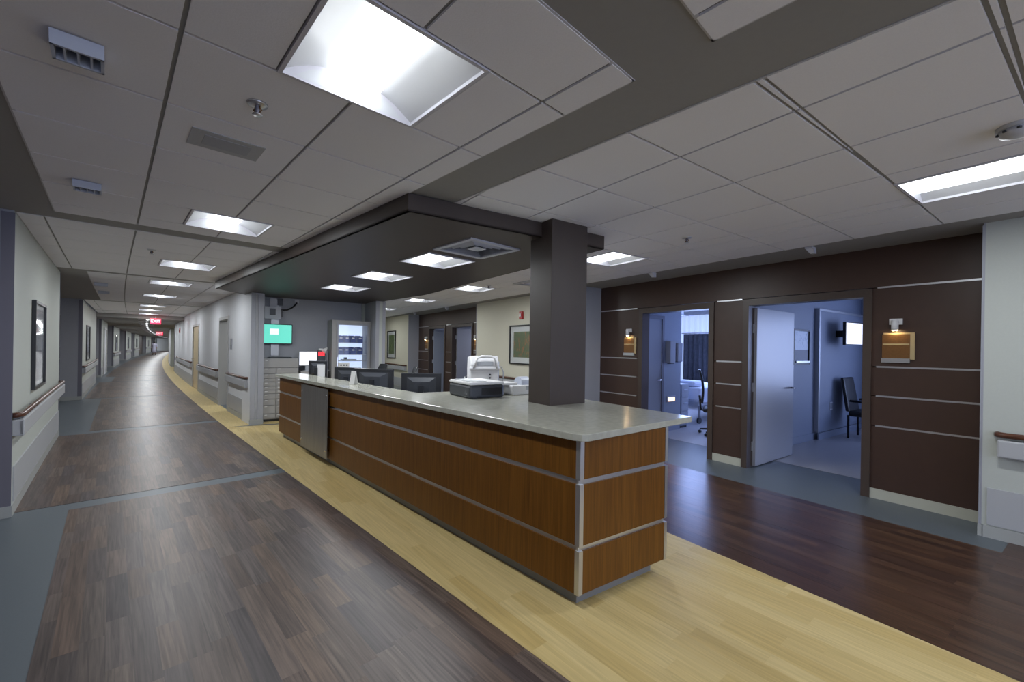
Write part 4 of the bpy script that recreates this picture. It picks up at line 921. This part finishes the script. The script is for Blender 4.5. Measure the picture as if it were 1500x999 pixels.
# ================================================================== PATIENT ROOMS
def rbox(name, label, cat, m, n0, n1, t0, t1, z0, z1):
    o = obj(name, MB().box(n0, n1, t0, t1, z0, z1, R), m); return tag(o, label, cat, kind='structure')
NI = NB + 0.14
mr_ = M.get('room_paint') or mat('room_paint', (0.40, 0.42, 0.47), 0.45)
mat('room_ceiling', (0.72, 0.73, 0.75), 0.8)
rbox('floor', 'pale grey floor inside the blue-lit patient room', 'floor', 'vinyl_room', 6.5, 11.0, -1.2, 3.16, 0.0, 0.003)
rbox('floor', 'pale grey floor inside the patient room with the bed', 'floor', 'vinyl_room', 6.5, 11.0, 3.32, 8.6, 0.0, 0.003)
rbox('ceiling', 'white ceiling of the two near patient rooms', 'ceiling', 'room_ceiling', NI, 11.2, -1.3, 8.7, H, H + 0.05)
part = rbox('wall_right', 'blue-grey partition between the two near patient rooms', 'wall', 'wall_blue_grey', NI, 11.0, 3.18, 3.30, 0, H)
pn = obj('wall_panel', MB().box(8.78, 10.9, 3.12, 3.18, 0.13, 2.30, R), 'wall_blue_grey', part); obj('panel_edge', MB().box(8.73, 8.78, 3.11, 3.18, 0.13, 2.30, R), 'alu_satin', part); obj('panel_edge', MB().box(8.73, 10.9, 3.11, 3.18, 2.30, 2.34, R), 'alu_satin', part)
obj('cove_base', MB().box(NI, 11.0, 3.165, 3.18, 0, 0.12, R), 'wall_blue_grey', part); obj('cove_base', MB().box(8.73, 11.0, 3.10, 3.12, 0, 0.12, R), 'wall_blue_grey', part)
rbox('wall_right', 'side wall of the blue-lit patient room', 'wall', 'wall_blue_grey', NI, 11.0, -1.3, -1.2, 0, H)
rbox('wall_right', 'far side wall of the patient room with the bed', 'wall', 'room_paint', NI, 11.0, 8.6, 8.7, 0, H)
def window_wall(t0, t1, w0, w1, z0, z1, n_, label):
    o = thing('window_' + str(n_), label, 'window', kind='structure')
    mb = MB().box(11.0, 11.15, t0, w0, 0, H, R).box(11.0, 11.15, w1, t1, 0, H, R).box(11.0, 11.15, w0, w1, 0, z0, R).box(11.0, 11.15, w0, w1, z1, H, R)
    obj('window_wall', mb, 'room_paint', o)
    obj('window_frame', MB().box(11.03, 11.10, w0, w0 + 0.05, z0, z1, R).box(11.03, 11.10, w1 - 0.05, w1, z0, z1, R).box(11.03, 11.10, w0 + 0.05, w1 - 0.05, z0, z0 + 0.05, R).box(11.03, 11.10, w0 + 0.05, w1 - 0.05, z1 - 0.05, z1, R), 'alu_satin', o)
    obj('window_pane', MB().box(11.06, 11.068, w0 + 0.05, w1 - 0.05, z0 + 0.05, z1 - 0.05, R), 'glass', o)
    return o
window_wall(-1.3, 3.25, -0.7, 1.9, 0.7, 2.45, 1, 'wide window of the blue-lit patient room')
window_wall(3.25, 8.7, 3.7, 8.0, 0.6, 2.5, 2, 'wide window behind the curtains of the patient room with the bed')
area_light('daylight_window_a', R(10.98, 0.6, 1.6), R(6, 1.6, 1.3), 2.4, 1.7, 21, DAY)
area_light('daylight_window_b', R(10.45, 5.4, 1.6), R(6, 5.0, 1.2), 3.4, 1.7, 58, DAY)
# blue-lit room
o = thing('notice_board', 'black-framed notice board on the blue-lit room wall', 'notice board', R(8.15, 3.18, 1.645), TR)
obj('board_frame', MB().box(-0.31, 0.31, -0.03, -0.002, -0.30, -0.27).box(-0.31, 0.31, -0.03, -0.002, 0.27, 0.30).box(-0.31, -0.28, -0.03, -0.002, -0.27, 0.27).box(0.28, 0.31, -0.03, -0.002, -0.27, 0.27), 'black', o)
obj('poster', MB().box(-0.24, 0.28, -0.014, -0.004, -0.05, 0.27), 'photo_blue', o); obj('lower_board', MB().box(-0.24, 0.28, -0.012, -0.004, -0.27, -0.05), 'wall_grey', o); obj('tray', MB().box(-0.25, 0.27, -0.045, -0.012, -0.265, -0.24), 'alu', o)
o = thing('television', 'small wall television tilted out beside the panel edge', 'television', R(9.55, 3.12, 1.91), TR)
obj('wall_bracket', MB().box(-0.05, 0.05, -0.22, -0.002, -0.06, 0.06), 'black', o); e = link('screen_unit', None, o); e.location = (0.0, -0.22, 0.0); e.rotation_euler = (0, 0, math.radians(-7))
obj('shell', MB().box(-0.30, 0.30, -0.05, 0.0, -0.21, 0.21), 'black', e, 0.008); obj('screen', MB().box(-0.28, 0.28, -0.054, -0.05, -0.19, 0.19), 'screen_white', e)
o = thing('wall_outlet', 'double power outlet low on the blue-lit room panel', 'outlet', R(9.32, 3.12, 0.57), TR); obj('plate', MB().box(-0.06, 0.06, -0.008, 0, -0.07, 0.07), 'white_plastic', o)
for x in (-0.03, 0.03): obj('socket', MB().box(x - 0.018, x + 0.018, -0.011, -0.008, -0.05, 0.05), 'guard_grey', o)
o = thing('visitor_chair', 'black high-backed chair against the blue-lit room panel', 'chair', R(9.72, 2.66), TR)
obj('seat', MB().box(-0.27, 0.27, -0.27, 0.24, 0.40, 0.50), 'black', o, 0.03); obj('backrest', MB().add([(-0.27, 0.22, 0.48), (0.27, 0.22, 0.48), (0.25, 0.32, 1.10), (-0.25, 0.32, 1.10), (-0.27, 0.28, 0.48), (0.27, 0.28, 0.48), (0.25, 0.37, 1.10), (-0.25, 0.37, 1.10)], [(0, 1, 2, 3), (4, 7, 6, 5), (0, 4, 5, 1), (2, 6, 7, 3), (1, 5, 6, 2), (0, 3, 7, 4)]), 'black', o, 0.02)
for x in (-0.25, 0.25):
    for y in (-0.24, 0.24): obj('leg', MB().tube([(x, y, 0), (x, y, 0.42)], 0.018, 8), 'black', o)
    obj('armrest', MB().tube([(x, -0.22, 0.45), (x, -0.22, 0.66), (x, 0.22, 0.68)], 0.02, 8), 'black', o)
# room with the bed
bw = rbox('wall_right', 'blue-grey bathroom wall inside the patient room with the bed', 'wall', 'wall_blue_grey', NI, 7.46, 5.0, 5.12, 0, H)
rbox('wall_right', 'bathroom end wall inside the patient room with the bed', 'wall', 'wall_blue_grey', 7.36, 7.46, 5.12, 8.6, 0, H)
o = thing('door_8', 'closed pale bathroom door inside the patient room with the bed', 'door', kind='structure')
obj('door_frame', MB().box(5.93, 5.97, 4.97, 5.0, 0, 2.2, R).box(6.83, 6.89, 4.97, 5.0, 0, 2.2, R).box(5.97, 6.83, 4.97, 5.0, 2.13, 2.2, R), 'guard_dark', o); lf = obj('door_leaf', MB().box(5.97, 6.83, 4.985, 5.0, 0.01, 2.13, R), 'door_white', o)
obj('lever_handle', MB().tube([R(6.74, 4.985, 1.0), R(6.74, 4.92, 1.0), R(6.62, 4.92, 1.0)], 0.013, 8), 'chrome', lf)
for n, zz, h_ in ((7.05, 1.52, 0.42), (7.28, 1.52, 0.36)):
    o = thing('dispenser', 'grey wall dispenser ' + ('wide' if n < 7.1 else 'narrow') + ' beside the bathroom door', 'dispenser', R(n, 5.0, zz), TR); obj('dispenser_body', MB().box(-0.08, 0.08, -0.11, -0.002, -h_/2, h_/2), 'guard_grey', o, 0.012); obj('outlet_slot', MB().box(-0.05, 0.05, -0.10, -0.02, -h_/2 - 0.012, -h_/2), 'charcoal', o)
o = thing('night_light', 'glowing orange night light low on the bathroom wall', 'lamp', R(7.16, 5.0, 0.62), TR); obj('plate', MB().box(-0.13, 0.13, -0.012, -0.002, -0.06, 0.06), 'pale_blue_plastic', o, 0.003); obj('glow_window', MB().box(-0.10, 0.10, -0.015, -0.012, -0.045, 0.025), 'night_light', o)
o = thing('bedside_cabinet', 'pale bedside cabinet at the corner of the bathroom wall', 'cabinet', R(7.55, 5.05), TR); obj('cabinet_body', MB().box(0, 0.26, 0, 0.45, 0.05, 0.88), 'room_paint', o, 0.005); obj('plinth', MB().box(0.02, 0.24, 0.02, 0.43, 0, 0.05), 'black', o)
for k in range(3): d = obj('drawer', MB().box(0.015, 0.245, -0.012, 0, 0.08 + 0.27*k, 0.33 + 0.27*k), 'room_paint', o); obj('pull', MB().box(0.08, 0.18, -0.025, -0.012, 0.22 + 0.27*k, 0.235 + 0.27*k), 'chrome', d)
o = thing('hospital_bed', 'hospital bed made up with pale lilac sheets', 'bed', R(9.2, 5.55), TR)
obj('bed_frame', MB().box(-0.95, 1.05, -0.45, 0.45, 0.40, 0.52), 'guard_grey', o); obj('mattress', MB().box(-0.93, 1.03, -0.44, 0.44, 0.52, 0.72), 'linen', o, 0.04)
obj('sheet', MB().box(-0.95, 0.80, -0.47, 0.47, 0.45, 0.77), 'linen', o, 0.03); obj('pillow', MB().box(-0.90, -0.45, -0.30, 0.30, 0.78, 0.90), 'linen', o, 0.055)
obj('side_rail', MB().tube([(-0.6, -0.50, 0.55), (-0.6, -0.50, 0.98), (-0.1, -0.50, 1.0), (-0.1, -0.50, 0.55)], 0.015, 8), 'grey_plastic', o)
for x in (-0.8, 0.9):
    for y in (-0.38, 0.38): lg = obj('leg', MB().tube([(x, y, 0.12), (x, y, 0.42)], 0.03, 8), 'guard_grey', o); obj('castor', MB().tube([(x, y - 0.02, 0.065), (x, y + 0.02, 0.065)], 0.065, 12), 'black', lg)
def drape(name, label, m, n, t0, t1, z0, z1, amp, per):
    o = thing(name, label, 'curtain'); k = int((t1 - t0)/0.02); v = []
    for i in range(k + 1):
        t_ = t0 + (t1 - t0)*i/k; a_ = amp*math.sin(2*math.pi*t_/per) + amp*0.4*math.sin(2*math.pi*t_/per*2.3)
        v += [R(n + a_, t_, z0), R(n + a_*0.8, t_, z1)]
    q = obj('cloth', MB().add(v, [(2*i, 2*i+2, 2*i+3, 2*i+1) for i in range(k)], True), m, o); sd = q.modifiers.new('t', 'SOLIDIFY'); sd.thickness = 0.004
    obj('rod', MB().tube([R(n, t0 - 0.05, z1 + 0.02), R(n, t1 + 0.05, z1 + 0.02)], 0.012, 8), 'alu_satin', o)
drape('window_sheer', 'bright white sheer curtain across the bedroom window', 'sheer', 10.88, 3.6, 8.1, 0.35, 2.55, 0.03, 0.16)
drape('window_curtain', 'dark patterned curtain hanging in front of the sheer', 'curtain', 10.62, 6.25, 7.05, 0.25, 2.02, 0.04, 0.14)
o = thing('ceiling_track_box', 'white box under the bedroom ceiling beside the sheer', 'box', R(8.3, 5.85, 2.36), TR); obj('box_shell', MB().box(-0.22, 0.22, -0.2, 0.2, 0, 0.316), 'white_plastic', o, 0.01); obj('box_rim', MB().box(-0.26, 0.26, -0.22, 0.22, -0.02, 0.0), 'grey_plastic', o)
task_chair(R(7.56, 4.30), TR - 1.02, 'black office chair on castors inside the bedroom doorway', 0.47, 0.60)
# backs of the far rooms so that their doors open on something
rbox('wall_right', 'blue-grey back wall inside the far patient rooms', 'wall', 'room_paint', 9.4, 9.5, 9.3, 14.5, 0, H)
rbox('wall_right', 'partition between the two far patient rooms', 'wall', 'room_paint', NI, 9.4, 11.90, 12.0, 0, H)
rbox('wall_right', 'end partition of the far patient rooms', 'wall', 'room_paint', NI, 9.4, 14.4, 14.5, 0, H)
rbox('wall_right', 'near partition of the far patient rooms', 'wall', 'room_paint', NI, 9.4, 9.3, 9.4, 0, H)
rbox('ceiling', 'white ceiling of the far patient rooms', 'ceiling', 'room_ceiling', NI, 9.5, 9.3, 14.5, H, H + 0.05)
area_light('far_room_area_c', R(9.3, 10.6, 1.7), R(6, 10.8, 1.2), 1.2, 1.4, 9, (0.68, 0.74, 1.0)); area_light('far_room_area_d', R(9.3, 13.2, 1.7), R(6, 13.0, 1.2), 1.2, 1.4, 9, (0.68, 0.74, 1.0))  # area lamps inside the far rooms, before a back wall without windows

# ================================================================== CEILING DEVICES
def sprinkler(p, label):
    o = thing('sprinkler', label, 'sprinkler', p); obj('escutcheon', MB().lathe([(0.0, 0.0), (0.045, 0.0), (0.042, -0.008), (0.018, -0.012), (0.0, -0.012)], seg=18), 'alu', o)
    obj('stem', MB().tube([(0, 0, -0.01), (0, 0, -0.05)], 0.010, 8), 'guard_dark', o); obj('deflector', MB().lathe([(0.0, -0.05), (0.022, -0.05), (0.022, -0.054), (0.0, -0.054)], seg=12), 'alu', o)
    for s in (-1, 1): obj('frame_arm', MB().tube([(s*0.008, 0, -0.012), (s*0.018, 0, -0.03), (s*0.004, 0, -0.05)], 0.004, 6), 'bronze', o)
sprinkler(L(0.49, 2.28, H - 0.006), 'brass sprinkler head near the corridor basket light')
sprinkler(R(3.80, 2.50, H - 0.006), 'sprinkler head in the hall ceiling tiles before the brown doors')
sprinkler(L(0.35, 6.75, H - 0.006), 'sprinkler head beside a corridor ceiling light past the first grey band')
sprinkler(R(3.95, 6.55, H - 0.006), 'sprinkler head beside the hall light behind the column')
o = thing('smoke_detector', 'round white smoke detector in the hall ceiling tiles', 'smoke detector', R(3.21, 0.32, H - 0.006)); obj('base', MB().lathe([(0, 0), (0.075, 0), (0.075, -0.018), (0, -0.018)], seg=24), 'vent_white', o); obj('chamber', MB().lathe([(0, -0.018), (0.066, -0.018), (0.060, -0.045), (0.03, -0.055), (0, -0.055)], seg=24), 'vent_white', o)
for i in range(8): w = i*math.pi/4; obj('slot', MB().cbox((0.064*math.cos(w), 0.064*math.sin(w), -0.030), (0.012, 0.012, 0.010)), 'charcoal', o)
def sensor(p, rz, label):
    o = thing('occupancy_sensor', label, 'sensor', p, rz); obj('mount', MB().box(-0.05, 0.05, -0.035, 0.035, -0.02, 0.0), 'vent_white', o, 0.004); obj('sensor_head', MB().add([(-0.04, -0.04, -0.02), (0.04, -0.04, -0.02), (0.04, 0.03, -0.02), (-0.04, 0.03, -0.02), (-0.025, -0.05, -0.075), (0.025, -0.05, -0.075), (0.025, -0.01, -0.075), (-0.025, -0.01, -0.075)], [(0, 1, 2, 3), (4, 7, 6, 5), (0, 4, 5, 1), (1, 5, 6, 2), (2, 6, 7, 3), (3, 7, 4, 0)]), 'vent_white', o)
sensor(R(5.20, 1.95, H), TR, 'white ceiling sensor above the wide open patient room'); sensor(R(5.14, 3.93, H - 0.002), TR, 'white ceiling sensor above the doorway of the room with the bed')
sensor(R(5.2, 10.9, H), TR, 'white ceiling sensor above the pale door ajar'); sensor(R(5.2, 13.3, H), TR, 'white ceiling sensor above the blue-grey far door')
def louver(p, rz, label, s=1.0):
    o = thing('louvre_light', label, 'ceiling vent', p, rz); w, d = 0.072*s, 0.062*s
    obj('louvre_frame', MB().box(-w, w, -d, -d + 0.012, -0.05, 0).box(-w, w, d - 0.012, d, -0.05, 0).box(-w, -w + 0.010, -d, d, -0.05, 0).box(w - 0.010, w, -d, d, -0.05, 0), 'pale_blue_plastic', o); obj('back', MB().box(-w, w, -d, d, -0.006, 0), 'vent_dark', o)
    for x in (-0.5, 0, 0.5): obj('fin', MB().box(w*x - 0.003, w*x + 0.003, -d + 0.012, d - 0.012, -0.048, -0.006), 'pale_blue_plastic', o)
    obj('visor', MB().add([(-w, -d, -0.05), (w, -d, -0.05), (w, -d - 0.02, -0.005), (-w, -d - 0.02, -0.005)], [(0, 1, 2, 3)]), 'pale_blue_plastic', o)
c1 = unl(F(115, 66, H)); c2 = unl(F(128, 268, H)); c3 = unl(F(148, 414.5, H))
louver(L(c1[0], c1[1], H - 0.006), TH, 'small blue-grey louvred vent beside the near corridor basket light'); louver(L(c2[0], c2[1], H - 0.006), TH, 'small blue-grey louvred vent before the first grey ceiling band'); louver(L(c3[0], c3[1], H - 0.006), TH, 'small louvred vent over the second corridor alcove', 1.3); louver(L(c3[0], c3[1] + 1.7, H - 0.006), TH, 'small louvred vent further along the second corridor alcove', 1.3)
c4 = unl(F(332, 211, H)); o = thing('speaker_grille', 'flat perforated grille flush in a corridor ceiling tile', 'grille', L(c4[0], c4[1], H - 0.006), TH); obj('grille_plate', MB().box(-0.17, 0.17, -0.12, 0.12, -0.004, 0), 'bumper_grey', o); obj('perforated_field', MB().box(-0.11, 0.11, -0.07, 0.07, -0.006, -0.004), 'guard_grey', o)

# ================================================================== PERSON far down the corridor
pp = L(0.25, 72.0); pe = thing('person', 'person in a lilac gown walking far down the corridor', 'person', pp, TH)
sk = [((0, 0, 0.95), .13), ((0, 0, 1.20), .14), ((0, 0, 1.42), .12), ((0, 0, 1.52), .055), ((0, -0.01, 1.62), .085), ((0, -0.01, 1.72), .075),
      ((0.20, 0, 1.42), .055), ((0.25, -0.02, 1.15), .045), ((0.24, -0.10, 0.92), .032), ((0.24, -0.13, 0.82), .03), ((-0.20, 0, 1.42), .055), ((-0.25, 0.02, 1.15), .045), ((-0.24, 0.04, 0.92), .032), ((-0.24, 0.03, 0.82), .03),
      ((0.10, 0, 0.90), .09), ((0.11, -0.10, 0.50), .062), ((0.11, -0.06, 0.08), .042), ((0.11, -0.20, 0.04), .035), ((-0.10, 0, 0.90), .09), ((-0.11, 0.08, 0.50), .062), ((-0.11, 0.20, 0.10), .042), ((-0.11, 0.08, 0.04), .035)]
ed = [(0, 1), (1, 2), (2, 3), (3, 4), (4, 5), (2, 6), (6, 7), (7, 8), (8, 9), (2, 10), (10, 11), (11, 12), (12, 13), (0, 14), (14, 15), (15, 16), (16, 17), (0, 18), (18, 19), (19, 20), (20, 21)]
me = bpy.data.meshes.new('body'); me.from_pydata([s[0] for s in sk], ed, []); me.update(); body = link('body', me, pe); me.materials.append(M['skin'])
sm_ = body.modifiers.new('skin', 'SKIN')
if not me.skin_vertices: me.attributes.new('skin', 'FLOAT', 'POINT') if False else None
if me.skin_vertices:
    for i, s in enumerate(sk): me.skin_vertices[0].data[i].radius = (s[1], s[1])
    me.skin_vertices[0].data[0].use_root = True
ss = body.modifiers.new('sub', 'SUBSURF'); ss.levels = 1; ss.render_levels = 2
gw = MB(); gw.lathe([(0.10, 1.50), (0.21, 1.44), (0.19, 1.20), (0.19, 1.0), (0.24, 0.60), (0.27, 0.30), (0.262, 0.30), (0.235, 0.60), (0.18, 1.0), (0.18, 1.2), (0.09, 1.49)], seg=20)
obj('gown', gw, 'gown', pe); obj('hair', MB().lathe([(0.0, 1.79), (0.06, 1.785), (0.10, 1.73), (0.105, 1.62), (0.085, 1.54), (0.0, 1.53)], (0, 0.02, 0), seg=16), 'hair', pe)
for s in (-1, 1): obj('shoe', MB().box(s*0.11 - 0.05, s*0.11 + 0.05, (-0.25 if s > 0 else 0.02), (0.0 if s > 0 else 0.27), 0.0, 0.10), 'black', pe, 0.03)
for s in (-1, 1): obj('sleeve', MB().tube([(s*0.15, 0, 1.44), (s*0.22, 0, 1.40), (s*0.255, -0.01*s, 1.15), (s*0.25, -0.06*max(0, s), 1.0)], [0.08, 0.075, 0.065, 0.06], 10), 'gown', pe)
